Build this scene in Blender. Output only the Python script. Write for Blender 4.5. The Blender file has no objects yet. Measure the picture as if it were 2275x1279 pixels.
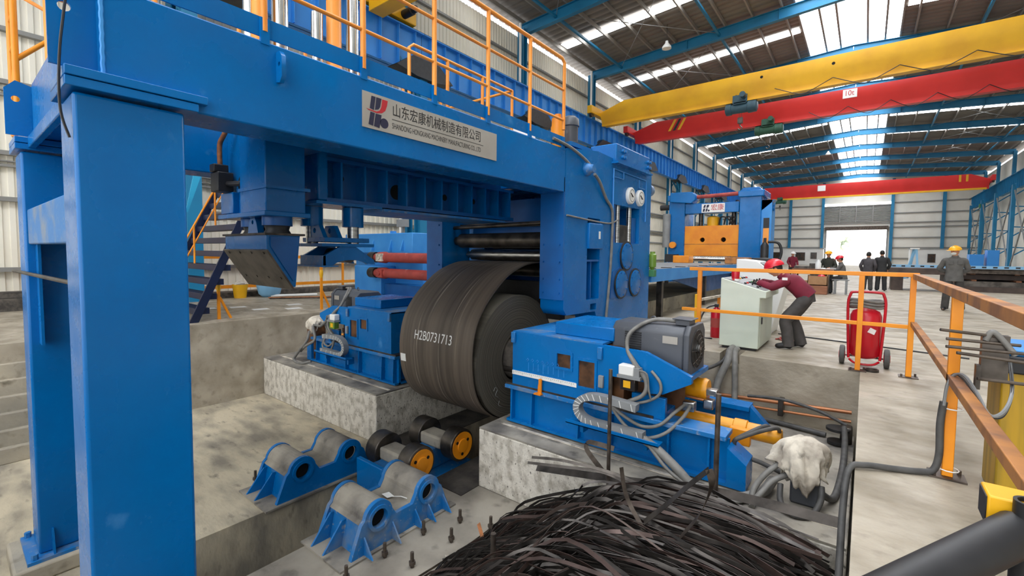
import bpy, bmesh, math, random
from mathutils import Vector, Matrix, geometry
C = bpy.context.scene.collection
S = bpy.context.scene
random.seed(7)
R = math.radians

# ---------------------------------------------------------------- camera
yaw, pitch, roll = R(38.15), R(3.135), R(0.645)
f0 = Vector((-math.sin(yaw), math.cos(yaw), 0)); r0 = Vector((math.cos(yaw), math.sin(yaw), 0)); u0 = Vector((0, 0, 1))
fw = f0*math.cos(pitch) - u0*math.sin(pitch); up = u0*math.cos(pitch) + f0*math.sin(pitch)
rt = r0*math.cos(roll) + up*math.sin(roll); up = up*math.cos(roll) - r0*math.sin(roll)
cd = bpy.data.cameras.new('camera'); cam = bpy.data.objects.new('camera', cd); C.objects.link(cam)
cam.matrix_world = Matrix(((rt.x, up.x, -fw.x, 0), (rt.y, up.y, -fw.y, 0), (rt.z, up.z, -fw.z, 1.42), (0, 0, 0, 1)))
cd.sensor_width = 36; cd.lens = 999.8/2275*36; cd.shift_y = -0.0100; cd.clip_start = 0.05; cd.clip_end = 400
S.camera = cam

# ---------------------------------------------------------------- view, world
S.view_settings.view_transform = 'Standard'; S.view_settings.look = 'None'
S.view_settings.gamma = 1; S.view_settings.use_curve_mapping = False
S.view_settings.exposure = -0.2
S.cycles.use_denoising = True; S.cycles.max_bounces = 8; S.cycles.diffuse_bounces = 5; S.cycles.glossy_bounces = 4
S.cycles.sample_clamp_indirect = 8
W = bpy.data.worlds.new('world'); S.world = W; W.use_nodes = True
wn = W.node_tree; bg = wn.nodes['Background']
sky = wn.nodes.new('ShaderNodeTexSky'); sky.sky_type = 'HOSEK_WILKIE'; sky.turbidity = 6; sky.sun_direction = (0.4, -0.3, 0.85)
mx = wn.nodes.new('ShaderNodeMix'); mx.data_type = 'RGBA'; mx.inputs[0].default_value = 0.75
mx.inputs[7].default_value = (1, 1, 1, 1)
wn.links.new(sky.outputs[0], mx.inputs[6]); wn.links.new(mx.outputs[2], bg.inputs[0])
SKY, RIDGE, STRIP = 4.6, 9.5, 10.5
bg.inputs[1].default_value = SKY

# ---------------------------------------------------------------- materials
def lin(h):
    h = h.lstrip('#'); o = []
    for i in (0, 2, 4):
        c = int(h[i:i+2], 16)/255
        o.append(c/12.92 if c <= .04045 else ((c+.055)/1.055)**2.4)
    return (o[0], o[1], o[2], 1)
M = {}
def mat(name, col, rough=.5, metal=0, col2=None, scale=3, lo=.4, hi=.65, detail=6, stretch=(1, 1, 1), bump=0, bscale=20, emit=0,
        col3=None, scale3=14, lo3=.58, hi3=.7, rvar=0, spec=.5):
    m = bpy.data.materials.new(name); m.use_nodes = True; nt = m.node_tree; b = nt.nodes['Principled BSDF']
    b.inputs['Base Color'].default_value = lin(col); b.inputs['Roughness'].default_value = rough; b.inputs['Metallic'].default_value = metal
    b.inputs['Specular IOR Level'].default_value = spec
    if emit:
        b.inputs['Emission Color'].default_value = lin(col); b.inputs['Emission Strength'].default_value = emit
    tc = mp = None
    if col2 or bump or col3 or rvar:
        tc = nt.nodes.new('ShaderNodeTexCoord'); mp = nt.nodes.new('ShaderNodeMapping'); mp.inputs['Scale'].default_value = stretch
        nt.links.new(tc.outputs['Object'], mp.inputs['Vector'])
    def noise(sc, det=6):
        n = nt.nodes.new('ShaderNodeTexNoise'); n.inputs['Scale'].default_value = sc; n.inputs['Detail'].default_value = det
        nt.links.new(mp.outputs[0], n.inputs['Vector']); return n
    def ramp(n, a, c):
        r = nt.nodes.new('ShaderNodeMapRange'); r.inputs[1].default_value = a; r.inputs[2].default_value = c
        nt.links.new(n.outputs[0], r.inputs[0]); return r
    def mix(fac, A, B):
        x = nt.nodes.new('ShaderNodeMix'); x.data_type = 'RGBA'; nt.links.new(fac.outputs[0], x.inputs[0])
        for i, v in ((6, A), (7, B)):
            if isinstance(v, tuple): x.inputs[i].default_value = v
            else: nt.links.new(v.outputs[2], x.inputs[i])
        return x
    cur = lin(col)
    if col2:
        cur = mix(ramp(noise(scale, detail), lo, hi), cur, lin(col2))
    if col3:
        cur = mix(ramp(noise(scale3, 8), lo3, hi3), cur, lin(col3))
    if not isinstance(cur, tuple): nt.links.new(cur.outputs[2], b.inputs['Base Color'])
    if rvar:
        r = ramp(noise(scale*2, 5), .3, .7); r.inputs[3].default_value = max(0, rough-rvar); r.inputs[4].default_value = min(1, rough+rvar)
        nt.links.new(r.outputs[0], b.inputs['Roughness'])
    if bump:
        bp = nt.nodes.new('ShaderNodeBump'); bp.inputs['Strength'].default_value = bump; bp.inputs['Distance'].default_value = .02
        nt.links.new(noise(bscale, 8).outputs[0], bp.inputs['Height']); nt.links.new(bp.outputs[0], b.inputs['Normal'])
    M[name] = m; return m

mat('blue', '#006cb4', .26, 0, '#0060a2', 1.3, .35, .7, rvar=.10, col3='#4f93cc', scale3=4, lo3=.66, hi3=.88, bump=.05, bscale=9, spec=.32)
mat('blue_dusty', '#146eb0', .42, 0, '#7b858e', 3.2, .5, .72, col3='#8d96a0', scale3=22, lo3=.6, hi3=.75, bump=.1)
mat('backlit_steel', '#0c1a3a', .45, 0, '#0a1630', 2); mat('blue_dark', '#005ca4', .4, 0, '#005092', 2, .4, .6, rvar=.08)  # first one: stair steel, its backlit shade put into a near-black navy
mat('blue_pale', '#2f86cf', .45, 0, '#3e93d8', 2)
mat('blue_girder', '#3088d6', .5, 0, '#2a7cc6', .6)
mat('teal', '#147aa6', .5, 0, '#106c94', .7)
mat('cyan_paint', '#2a9fc8', .45, 0, '#2387b0', 1)
mat('grime', '#3a3632', .8, 0, '#58524a', 9, .4, .6, bump=.2, bscale=30)
mat('concrete', '#bdb29c', .82, 0, '#8f897c', 1.1, .35, .68, bump=.35, bscale=16, col3='#6f6858', scale3=7, lo3=.56, hi3=.78)
mat('floor_concrete', '#aca290', .6, 0, '#867c6a', 2.2, .36, .7, detail=12, stretch=(.8, 1.1, 1), bump=.45, bscale=13, col3='#746b5c', scale3=7, lo3=.58, hi3=.84, rvar=.18)
mat('plinth_concrete', '#d2ccbf', .85, 0, '#aaa395', 9, .45, .62, stretch=(1, 1, .7), bump=.6, bscale=28, col3='#5d5850', scale3=34, lo3=.60, hi3=.70)
mat('plinth_top', '#a19a8c', .85, 0, '#5c5854', 1.6, .4, .62, bump=.25, col3='#45423f', scale3=5, lo3=.58, hi3=.75)
mat('pit_dust', '#c2b69c', .9, 0, '#867f71', 1.4, .38, .66, stretch=(1, 2.2, 1), bump=.35, bscale=9, col3='#655f55', scale3=4, lo3=.6, hi3=.78)
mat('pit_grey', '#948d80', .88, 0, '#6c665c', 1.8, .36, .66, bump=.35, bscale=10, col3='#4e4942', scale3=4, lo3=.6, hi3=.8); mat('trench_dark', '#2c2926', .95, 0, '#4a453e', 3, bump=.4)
mat('panel', '#efeadb', .5, 0, '#e6e0cf', .5)
mat('panel_grey', '#e6e3d8', .6, 0, '#d8d4c8', .4); mat('tree_washed_out', '#ccd6c4', .8)  # tree colour bleached to stand for blown-out daylight outside the door
mat('roof_sheet', '#7d7770', .75, 0, '#6e6963', .4)
mat('purlin', '#8f8b84', .6, .2)
mat('girt', '#8d8c88', .5, .3)
mat('orange', '#ea9214', .42, 0, '#de8212', 2.5, .4, .65)
mat('orange_rust', '#b87a3c', .55, 0, '#8a5a38', 4, .42, .62, col3='#6a4a3a', scale3=9, lo3=.6, hi3=.72)
mat('orange_light', '#f09a3a', .4, 0, '#e68a2a', 2)
mat('yellow', '#e9b012', .45, 0, '#d99f10', .8)
mat('yellow_ochre', '#b08a12', .5, 0, '#8f7312', 3, stretch=(6, 6, .5), bump=.05)
mat('yellow_cyl', '#e39a16', .35, 0, '#d98c10', 3, col3='#5a4425', scale3=6, lo3=.6, hi3=.78)
mat('red', '#d22a26', .42, 0, '#c52420', .6)
mat('red_glossy', '#c01224', .3, 0, '#ae0f20', 2)
mat('red_shaft', '#a8453c', .55, 0, '#8f3832', 5, col3='#d6c8bc', scale3=4, lo3=.66, hi3=.72)
mat('steel', '#b9b9b7', .28, 1, '#8e8e8c', 6, stretch=(1, 1, 6))
mat('chrome', '#dcdcda', .14, 1, '#c8c8c6', 4)
mat('steel_dark', '#635d57', .38, .8, '#3f3b37', 5, bump=.05); mat('strip_brown', '#5b4b45', .4, .6, '#3a302c', 5, bump=.05); mat('strip_grey', '#57524e', .36, .7, '#322f2c', 5, bump=.05)
mat('steel_rusty', '#6a6057', .45, .7, '#463e38', 9, bump=.15)
mat('black', '#1a1a1b', .5, 0, '#262628', 6)
mat('black_hole', '#060606', .9)
mat('rubber', '#4d4c4a', .6, 0, '#3b3a39', 12, bump=.05)
mat('rubber_grey', '#7d7b76', .6, 0, '#6a6863', 9)
mat('motor_grey', '#4d5056', .45, 0, '#45484d', 2, rvar=.08, col3='#6f7176', scale3=7, lo3=.64, hi3=.85)
mat('grey', '#8a8c8c', .5, 0, '#7b7d7d', 3)
mat('pale_green', '#cfd8c8', .45, 0, '#c3cdbd', 1.2)
mat('white', '#e6e6e2', .5); mat('white_dirty', '#d6cdbc', .9, 0, '#a2988a', 6, .42, .62, bump=.4, bscale=12, col3='#716a5f', scale3=9, lo3=.58, hi3=.72)
mat('sign_silver', '#b8b2a8', .38, .55, '#c6c0b6', 1.5)
mat('navy', '#20203c', .5); mat('ink', '#24211f', .6); mat('logo_red', '#b8222c', .5)
mat('copper_pipe', '#b9784c', .4, .4, '#8a5a3c', 6, stretch=(.4, 3, 3))
mat('glass_dark', '#2a2724', .12, 0, '#4a3320', 4)
mat('oily_brown', '#6e4a2e', .35, 0, '#2c1d13', 5, bump=.1)
mat('cardboard', '#a9825e', .85, 0, '#9c7552', 4); mat('crate_wood', '#a06c50', .8, 0, '#8a5a42', 3, stretch=(1, 1, 8))
mat('wood', '#8a5a3a', .7, 0, '#764a2e', 4)
mat('green', '#3f7a4c', .5); mat('green_bottle', '#6f8f2e', .35, 0, '#5f7f28', 4); mat('hoist_green', '#2f5f4c', .5, 0, '#264f40', 3)
mat('hoist_teal', '#33525e', .5, 0, '#294450', 3)
mat('plate_stack', '#5a4d46', .6, .4, '#463b36', 3)
mat('skin', '#c08a6c', .55); mat('maroon', '#7a1630', .75, 0, '#681228', 6, bump=.15, bscale=9)
mat('trouser_grey', '#4a4745', .85, 0, '#3d3a38', 8, bump=.15, bscale=9); mat('jacket_grey', '#62605d', .85, 0, '#52504d', 6, bump=.15, bscale=8)
mat('jacket_black', '#232324', .8, 0, '#2d2d2e', 6); mat('jacket_olive', '#34362c', .8, 0, '#2a2c24', 6); mat('jacket_mid', '#4a4649', .8, 0, '#3e3b3e', 6)
mat('shoe', '#191818', .5); mat('hair', '#17130f', .6); mat('helmet_red', '#d01a2c', .28); mat('helmet_yellow', '#f0ac18', .3)
mat('mask', '#d9dcd8', .8); mat('glove_white', '#d6d0c8', .9); mat('lamp_glow', '#fff4e0', .5, emit=4)
mat('screen_blue', '#7fb4d8', .4); mat('cabin_white', '#dedfdc', .5, 0, '#d2d3d0', .8)
mat('ground_out', '#cfcac0', .9)
mat('sky_panel', '#f4f8ff', .6, emit=RIDGE); mat('strip_panel', '#f6f8fb', .6, emit=STRIP)

# coil strip: lengthwise streaks (X is across the strip)
def strip_mat(name, a, b, c, sx):
    m = mat(name, a, .5, .15, b, 1.0, .35, .65, stretch=sx, bump=.04, bscale=3, col3=c, scale3=2.5, lo3=.62, hi3=.74, rvar=.1); return m
strip_mat('coil_strip', '#665b50', '#4c443c', '#a39788', (11, .22, .22))
def ring_mat(name, y0, z0):
    m = bpy.data.materials.new(name); m.use_nodes = True; nt = m.node_tree; b = nt.nodes['Principled BSDF']
    b.inputs['Roughness'].default_value = .5; b.inputs['Metallic'].default_value = .2
    tc = nt.nodes.new('ShaderNodeTexCoord'); mp = nt.nodes.new('ShaderNodeMapping'); mp.inputs['Location'].default_value = (0, -y0, -z0); mp.inputs['Scale'].default_value = (0, 1, 1)
    ln = nt.nodes.new('ShaderNodeVectorMath'); ln.operation = 'LENGTH'
    nz = nt.nodes.new('ShaderNodeTexNoise'); nz.noise_dimensions = '1D'; nz.inputs['Scale'].default_value = 95; nz.inputs['Detail'].default_value = 3
    nt.links.new(tc.outputs['Object'], mp.inputs['Vector']); nt.links.new(mp.outputs[0], ln.inputs[0]); nt.links.new(ln.outputs['Value'], nz.inputs['W'])
    cr = nt.nodes.new('ShaderNodeValToRGB'); cr.color_ramp.elements[0].position = .35; cr.color_ramp.elements[1].position = .68
    cr.color_ramp.elements[0].color = lin('#403c36'); cr.color_ramp.elements[1].color = lin('#7d786c')
    nt.links.new(nz.outputs[0], cr.inputs[0]); nt.links.new(cr.outputs[0], b.inputs['Base Color'])
    bp = nt.nodes.new('ShaderNodeBump'); bp.inputs['Strength'].default_value = .5; bp.inputs['Distance'].default_value = .01
    nt.links.new(nz.outputs[0], bp.inputs['Height']); nt.links.new(bp.outputs[0], b.inputs['Normal']); M[name] = m
ring_mat('coil_face', 0, .93)

# ---------------------------------------------------------------- mesh helpers
class MB:
    def __init__(s): s.v = []; s.f = []
    def add(s, vs, fs):
        n = len(s.v); s.v += [tuple(v) for v in vs]; s.f += [tuple(i+n for i in f) for f in fs]; return s
    def box(s, x0, x1, y0, y1, z0, z1):
        return s.add([(x0, y0, z0), (x1, y0, z0), (x1, y1, z0), (x0, y1, z0), (x0, y0, z1), (x1, y0, z1), (x1, y1, z1), (x0, y1, z1)],
                     [(0, 3, 2, 1), (4, 5, 6, 7), (0, 1, 5, 4), (1, 2, 6, 5), (2, 3, 7, 6), (3, 0, 4, 7)])
    def bar(s, p, q, w, h, upv=(0, 0, 1)):
        p = Vector(p); q = Vector(q); d = (q-p).normalized(); u = Vector(upv)
        if abs(d.dot(u)) > .98: u = Vector((0, 1, 0))
        a = d.cross(u).normalized()*(w/2); b = a.cross(d).normalized()*(h/2)
        vs = [p-a-b, p+a-b, p+a+b, p-a+b, q-a-b, q+a-b, q+a+b, q-a+b]
        return s.add(vs, [(0, 1, 2, 3)[::-1], (4, 5, 6, 7)[::-1][::-1], (0, 1, 5, 4), (1, 2, 6, 5), (2, 3, 7, 6), (3, 0, 4, 7)])
    def cyl(s, p, q, r, n=20, r2=None, caps=True):
        p = Vector(p); q = Vector(q); d = (q-p).normalized(); u = Vector((0, 0, 1)) if abs(d.z) < .95 else Vector((1, 0, 0))
        a = d.cross(u).normalized(); b = d.cross(a); r2 = r if r2 is None else r2
        vs = []
        for c, rr in ((p, r), (q, r2)):
            for i in range(n):
                t = 2*math.pi*i/n; vs.append(c+a*(rr*math.cos(t))+b*(rr*math.sin(t)))
        fs = [(i, (i+1) % n, n+(i+1) % n, n+i) for i in range(n)]
        if caps: fs += [tuple(range(n))[::-1], tuple(range(n, 2*n))]
        return s.add(vs, fs)
    def lathe(s, p, d, prof, n=24):          # prof: (distance along d, radius)
        p = Vector(p); d = Vector(d).normalized(); u = Vector((0, 0, 1)) if abs(d.z) < .95 else Vector((1, 0, 0))
        a = d.cross(u).normalized(); b = d.cross(a); vs = []
        for t, r in prof:
            for i in range(n):
                k = 2*math.pi*i/n; vs.append(p+d*t+a*(r*math.cos(k))+b*(r*math.sin(k)))
        m = len(prof); fs = [(j*n+i, j*n+(i+1) % n, (j+1)*n+(i+1) % n, (j+1)*n+i) for j in range(m-1) for i in range(n)]
        if prof[0][1] > 1e-4: fs.append(tuple(range(n))[::-1])
        if prof[-1][1] > 1e-4: fs.append(tuple(range((m-1)*n, m*n)))
        return s.add(vs, fs)
    def tube(s, path, r, n=8, closed=False, smooth=0):
        P = [Vector(p) for p in path]
        if smooth and len(P) > 2:
            Q = []; m = len(P); rng = range(m) if closed else range(m-1)
            for i in rng:
                g = lambda j: P[j % m] if closed else P[min(max(j, 0), m-1)]
                a, b, c, d = g(i-1), g(i), g(i+1), g(i+2)
                for k in range(smooth):
                    t = k/smooth; Q.append(.5*((2*b)+(c-a)*t+(2*a-5*b+4*c-d)*t*t+(3*b-a-3*c+d)*t**3))
            if not closed: Q.append(P[-1])
            P = Q
        m = len(P); vs = []; prev = None
        for i in range(m):
            d = (P[(i+1) % m]-P[i-1]) if closed else (P[min(i+1, m-1)]-P[max(i-1, 0)])
            d = d.normalized() if d.length > 1e-9 else Vector((0, 0, 1))
            if prev is None:
                u = Vector((0, 0, 1)) if abs(d.z) < .9 else Vector((1, 0, 0)); a = d.cross(u).normalized()
            else:
                a = (prev-d*prev.dot(d)); a = a.normalized() if a.length > 1e-6 else d.orthogonal().normalized()
            prev = a; b = d.cross(a); rr = r[i*len(r)//m] if isinstance(r, (list, tuple)) else r
            for k in range(n):
                t = 2*math.pi*k/n; vs.append(P[i]+a*(rr*math.cos(t))+b*(rr*math.sin(t)))
        fs = [(i*n+k, i*n+(k+1) % n, ((i+1) % m)*n+(k+1) % n, ((i+1) % m)*n+k) for i in range(m if closed else m-1) for k in range(n)]
        if not closed: fs += [tuple(range(n))[::-1], tuple(range((m-1)*n, m*n))]
        return s.add(vs, fs)
    def ribbon(s, path, w, t, side=None):     # flat strap along a path; side(i) gives the width direction
        P = [Vector(p) for p in path]; m = len(P); vs = []
        for i in range(m):
            d = (P[min(i+1, m-1)]-P[max(i-1, 0)]).normalized(); a = Vector(side(i) if side else (0, 0, 1)); a = (a-d*a.dot(d)).normalized(); b = d.cross(a)
            for x, y in ((-1, -1), (1, -1), (1, 1), (-1, 1)): vs.append(P[i]+a*(x*w/2)+b*(y*t/2))
        fs = [(i*4+k, i*4+(k+1) % 4, (i+1)*4+(k+1) % 4, (i+1)*4+k) for i in range(m-1) for k in range(4)]
        return s.add(vs, fs+[(0, 1, 2, 3)[::-1], tuple(range(4*m-4, 4*m))])
    def prism(s, poly, ax, a, b, holes=()):   # polygon in the plane across axis ax, from a to b; x: (y,z)  y: (x,z)  z: (x,y)
        def at(p, t): return {'x': (t, p[0], p[1]), 'y': (p[0], t, p[1]), 'z': (p[0], p[1], t)}[ax]
        if not holes:
            n = len(poly)
            return s.add([at(p, a) for p in poly]+[at(p, b) for p in poly],
                         [tuple(range(n))[::-1], tuple(range(n, 2*n))]+[(i, (i+1) % n, n+(i+1) % n, n+i) for i in range(n)])
        vs = []; es = []
        for lp in [poly]+list(holes):
            k = len(vs); vs += [Vector(p) for p in lp]; es += [(k+i, k+(i+1) % len(lp)) for i in range(len(lp))]
        ov, oe, of, *_ = geometry.delaunay_2d_cdt(vs, es, [], 0, 1e-6)
        def inside(q):
            w = False
            for lp in [poly]+list(holes):
                for i in range(len(lp)):
                    (xa, ya), (xb, yb) = lp[i], lp[i-1]
                    if (ya > q.y) != (yb > q.y) and q.x < (xb-xa)*(q.y-ya)/(yb-ya)+xa: w = not w
            return w
        of = [f for f in of if inside((ov[f[0]]+ov[f[1]]+ov[f[2]])/3)]
        n = len(ov); s.add([at(p, a) for p in ov]+[at(p, b) for p in ov], [tuple(f)[::-1] for f in of]+[tuple(i+n for i in f) for f in of])
        for lp in [poly]+list(holes):
            k = len(lp); s.add([at(p, a) for p in lp]+[at(p, b) for p in lp], [(i, (i+1) % k, k+(i+1) % k, k+i) for i in range(k)])
        return s
    def ring(s, c, d, R_, r, h, n=28):        # washer: centre, axis, outer, inner, thickness
        return s.lathe(c, d, [(0, r), (0, R_), (h, R_), (h, r), (0, r)], n) if False else s._ring(c, d, R_, r, h, n)
    def _ring(s, c, d, R_, r, h, n):
        c = Vector(c); d = Vector(d).normalized(); u = Vector((0, 0, 1)) if abs(d.z) < .95 else Vector((1, 0, 0)); a = d.cross(u).normalized(); b = d.cross(a); vs = []
        for t, rr in ((0, r), (0, R_), (h, R_), (h, r)):
            for i in range(n):
                k = 2*math.pi*i/n; vs.append(c+d*t+a*(rr*math.cos(k))+b*(rr*math.sin(k)))
        return s.add(vs, [(j*n+i, j*n+(i+1) % n, ((j+1) % 4)*n+(i+1) % n, ((j+1) % 4)*n+i) for j in range(4) for i in range(n)])
    def sphere(s, c, r, n=16, m=10, sc=(1, 1, 1)):
        c = Vector(c); vs = [(c.x, c.y, c.z-r*sc[2])]
        for j in range(1, m):
            a = math.pi*j/m-math.pi/2
            for i in range(n):
                t = 2*math.pi*i/n; vs.append((c.x+r*sc[0]*math.cos(a)*math.cos(t), c.y+r*sc[1]*math.cos(a)*math.sin(t), c.z+r*sc[2]*math.sin(a)))
        vs.append((c.x, c.y, c.z+r*sc[2])); L = len(vs)-1
        fs = [(0, 1+(i+1) % n, 1+i) for i in range(n)]+[(1+j*n+i, 1+j*n+(i+1) % n, 1+(j+1)*n+(i+1) % n, 1+(j+1)*n+i) for j in range(m-2) for i in range(n)]
        return s.add(vs, fs+[(L, 1+(m-2)*n+i, 1+(m-2)*n+(i+1) % n) for i in range(n)])
    def xf(s, Mx, start=0):
        s.v[start:] = [tuple(Mx @ Vector(v)) for v in s.v[start:]]; return s

ORG = {}
def tag(o, label=None, cat=None, group=None, kind=None):
    if label: o['label'] = label
    if cat: o['category'] = cat
    if group: o['group'] = group
    if kind: o['kind'] = kind
    return o
def thing(name, label, cat, loc=(0, 0, 0), group=None, rz=0):
    o = bpy.data.objects.new(name, None); o.empty_display_size = .1; C.objects.link(o); o.location = loc; o.rotation_euler = (0, 0, rz)
    ORG[o] = Vector(loc); return tag(o, label, cat, group)
def obj(name, mb, m, parent=None, label=None, cat=None, group=None, kind=None, bevel=0, ang=50, local=False, sub=0):
    """links the builder's mesh as ONE object; vertices are world coordinates unless local"""
    me = bpy.data.meshes.new(name)
    if parent is not None: org = Vector((0, 0, 0)) if local else ORG[parent]
    else:
        xs, ys, zs = zip(*mb.v); org = Vector(((min(xs)+max(xs))/2, (min(ys)+max(ys))/2, min(zs)))
        if local: org = Vector((0, 0, 0))
    me.from_pydata([tuple(Vector(v)-org) for v in mb.v], [], mb.f); me.materials.append(M[m])
    b = bmesh.new(); b.from_mesh(me); bmesh.ops.recalc_face_normals(b, faces=b.faces); b.to_mesh(me); b.free()
    me.shade_smooth(); me.set_sharp_from_angle(angle=R(ang))
    o = bpy.data.objects.new(name, me); C.objects.link(o)
    if parent is not None: o.parent = parent; ORG[o] = org
    else: o.location = org; ORG[o] = org
    if bevel:
        md = o.modifiers.new('bevel', 'BEVEL'); md.width = bevel; md.segments = 2; md.limit_method = 'ANGLE'; md.angle_limit = R(40)
    if sub:
        md = o.modifiers.new('sub', 'SUBSURF'); md.levels = md.render_levels = sub
    return tag(o, label, cat, group, kind)
def struct(name, mb, m, bevel=0): return obj(name, mb, m, kind='structure', bevel=bevel)
def text(name, body, size, m, parent, mx, sx=1.0, depth=.001, align='LEFT', bold=0):
    cu = bpy.data.curves.new(name, 'FONT'); cu.body = body; cu.size = size; cu.extrude = depth; cu.align_x = align; cu.align_y = 'BOTTOM_BASELINE' if False else 'BOTTOM'
    cu.offset = bold; o = bpy.data.objects.new('tmp', cu); C.objects.link(o); bpy.context.view_layer.update()
    me = bpy.data.meshes.new_from_object(o.evaluated_get(bpy.context.evaluated_depsgraph_get()))
    b = MB().add([tuple(mx @ Vector((v.co.x*sx, v.co.y, v.co.z))) for v in me.vertices], [tuple(p.vertices) for p in me.polygons])
    bpy.data.objects.remove(o); bpy.data.curves.remove(cu); bpy.data.meshes.remove(me)
    return obj(name, b, m, parent)
def copy_tree(o, parent=None):
    c = o.copy(); C.objects.link(c)
    if parent is not None: c.parent = parent
    for ch in [x for x in bpy.data.objects if x.parent == o]: copy_tree(ch, c)
    return c
def circ(cx, cy, r, n=28, a0=0, a1=2*math.pi):
    full = abs(a1-a0) >= 2*math.pi-1e-6
    return [(cx+r*math.cos(a0+(a1-a0)*i/(n if full else n-1)), cy+r*math.sin(a0+(a1-a0)*i/(n if full else n-1))) for i in range(n)]
ORD = ['first', 'second', 'third', 'fourth', 'fifth', 'sixth', 'seventh', 'eighth', 'ninth', 'tenth', 'eleventh', 'twelfth']
# plane facing +X (text reads along +Y): columns = text x, text y, normal
def faceX(x, y, z): return Matrix(((0, 0, 1, x), (1, 0, 0, y), (0, 1, 0, z), (0, 0, 0, 1)))
def faceY(x, y, z): return Matrix(((1, 0, 0, x), (0, 0, -1, y), (0, 1, 0, z), (0, 0, 0, 1)))
# ================================================================ THE HALL
WX, RX, YN, YF = -16.0, 13.4, -14.0, 95.0
b = MB()
b.box(0, RX, YN, YF, -2.6, 0).box(-9.9, -1.62, 7.0, YF, -2.6, 0).box(-1.36, 0, 7.0, YF, -2.6, 0).box(-1.62, -1.36, 7.45, YF, -2.6, 0).box(-1.62, -1.36, 7.0, 7.45, -2.6, -.22).box(WX, -9.9, YN, YF, -2.6, 0).box(-9.9, 0, YN, -3.0, -2.6, 0)
struct('floor', b, 'floor_concrete')
struct('pit_floor', MB().box(-9.9, -5.35, -3, 7, -2.6, -1.6), 'pit_dust'); struct('pit_floor', MB().box(-4.4, 0, -3, 7, -2.6, -1.6), 'pit_grey')
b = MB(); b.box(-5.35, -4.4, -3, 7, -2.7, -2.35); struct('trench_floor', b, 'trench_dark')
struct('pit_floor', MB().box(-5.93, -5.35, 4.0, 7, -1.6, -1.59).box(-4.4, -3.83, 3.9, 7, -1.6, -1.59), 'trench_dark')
# concrete plinths under the two mandrel heads
def plinth(lab, x0, x1, y0):
    t = thing('concrete_plinth', lab, 'plinth', ((x0+x1)/2, y0, -1.6)); t['kind'] = 'structure'
    obj('plinth_body', MB().box(x0, x1, y0, 6.98, -1.6, -.84), 'plinth_concrete', t, bevel=.015)
    obj('plinth_cap', MB().box(x0+.005, x1-.005, y0+.005, 6.98, -.84, -.82), 'plinth_top', t)
    obj('edge_strip', MB().box(x0+.15, x1-.05, y0+.27, y0+.31, -.82, -.812), 'white_dirty', t)
    return t
plinth('left concrete plinth carrying the far mandrel head, rough grey front face', -9.88, -5.93, 4.14)
plinth('right white-faced concrete plinth carrying the near mandrel head beside the scrap', -3.83, -.02, 4.22)
# stepped ledges on the pit's far-left wall
b = MB()
for i in range(6): b.box(-9.9, -9.9+.10*(i+1), -3, 1.9, -1.6, -.28-.22*i)
struct('pit_ledge', b, 'concrete', bevel=.01)
# left wall corrugated sheet (real ribs) with girts
def corrug(x, y0, y1, z0, z1, pitch=.22, d=.035):
    m = MB(); n = int((y1-y0)/pitch); vs = []
    for i in range(n):
        y = y0+i*pitch
        for k, (dy, dx) in enumerate(((0, 0), (.42, 0), (.5, d), (.92, d))): vs += [(x+dx, y+dy*pitch, z0), (x+dx, y+dy*pitch, z1)]
    k = len(vs)//2
    m.add(vs, [(2*i, 2*i+2, 2*i+3, 2*i+1) for i in range(k-1)]); return m
struct('wall_left', corrug(WX, YN, YF, 0, 13.6), 'panel')
for i, z in enumerate((.9, 2.55, 3.62, 5.25, 6.45, 7.9, 9.3, 11.0, 12.4)):
    b = MB().box(WX+.05, WX+.2, YN, YF, z-.05, z+.05)
    if i in (2, 3): b.box(WX+.05, WX+.16, YN, YF, z-.32, z-.26).box(WX+.05, WX+.16, YN, YF, z-.2, z-.17)
    struct('trim_%d' % (i+1), b, 'girt')
# right wall
struct('wall_right', MB().box(RX, RX+.1, YN, YF, 0, 13.6), 'panel_grey')
# far end wall with the open door
b = MB(); b.box(WX, -5.57, YF, YF+.12, 0, 15).box(2.42, RX, YF, YF+.12, 0, 15).box(-5.57, 2.42, YF, YF+.12, 5.9, 15)
struct('wall_far', b, 'panel_grey')
for i, z in enumerate((1.3, 3.0, 4.6, 6.3, 7.0, 8.5, 10.2, 11.9, 13.2)):
    b = MB().box(WX, -6.2, YF-.2, YF, z-.08, z+.08).box(3.0, RX, YF-.2, YF, z-.08, z+.08)
    if z > 6 and z not in (8.5, 10.2): b.box(-6.2, 3.0, YF-.15, YF, z-.06, z+.06)
    struct('trim_%d' % (i+20), b, 'girt')
for i, x in enumerate((-11, -6.2, 2.98, 9.0)):
    o = struct('end_wall_column', MB().box(x-.2, x+.2, YF-.5, YF-.1, 0, 14), 'teal')
t = thing('door_1', None, None, (-1.06, YF, 0)); t['kind'] = 'structure'
obj('roller_box', MB().box(-5.8, 2.6, YF-.6, YF-.02, 5.9, 6.5), 'steel_rusty', t)
for x in (-5.7, 2.42): obj('guide_rail', MB().box(x, x+.14, YF-.2, YF-.02, 0, 5.9), 'girt', t)
t = thing('window_1', None, None, (-1.6, YF, 7.2)); t['kind'] = 'structure'
obj('window_frame', MB().box(-6, 2.8, YF-.22, YF-.02, 7.2, 7.3).box(-6, 2.8, YF-.22, YF-.02, 9.85, 10.0).box(-3.9, -3.76, YF-.2, YF, 7.3, 9.9).box(-1.7, -1.56, YF-.2, YF, 7.3, 9.9).box(.5, .64, YF-.2, YF, 7.3, 9.9), 'girt', t)
b = MB()
for k in range(12): b.bar((-6, YF-.1, 7.42+k*.21), (2.8, YF-.1, 7.42+k*.21), .16, .03, (0, .6, 1))
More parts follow.
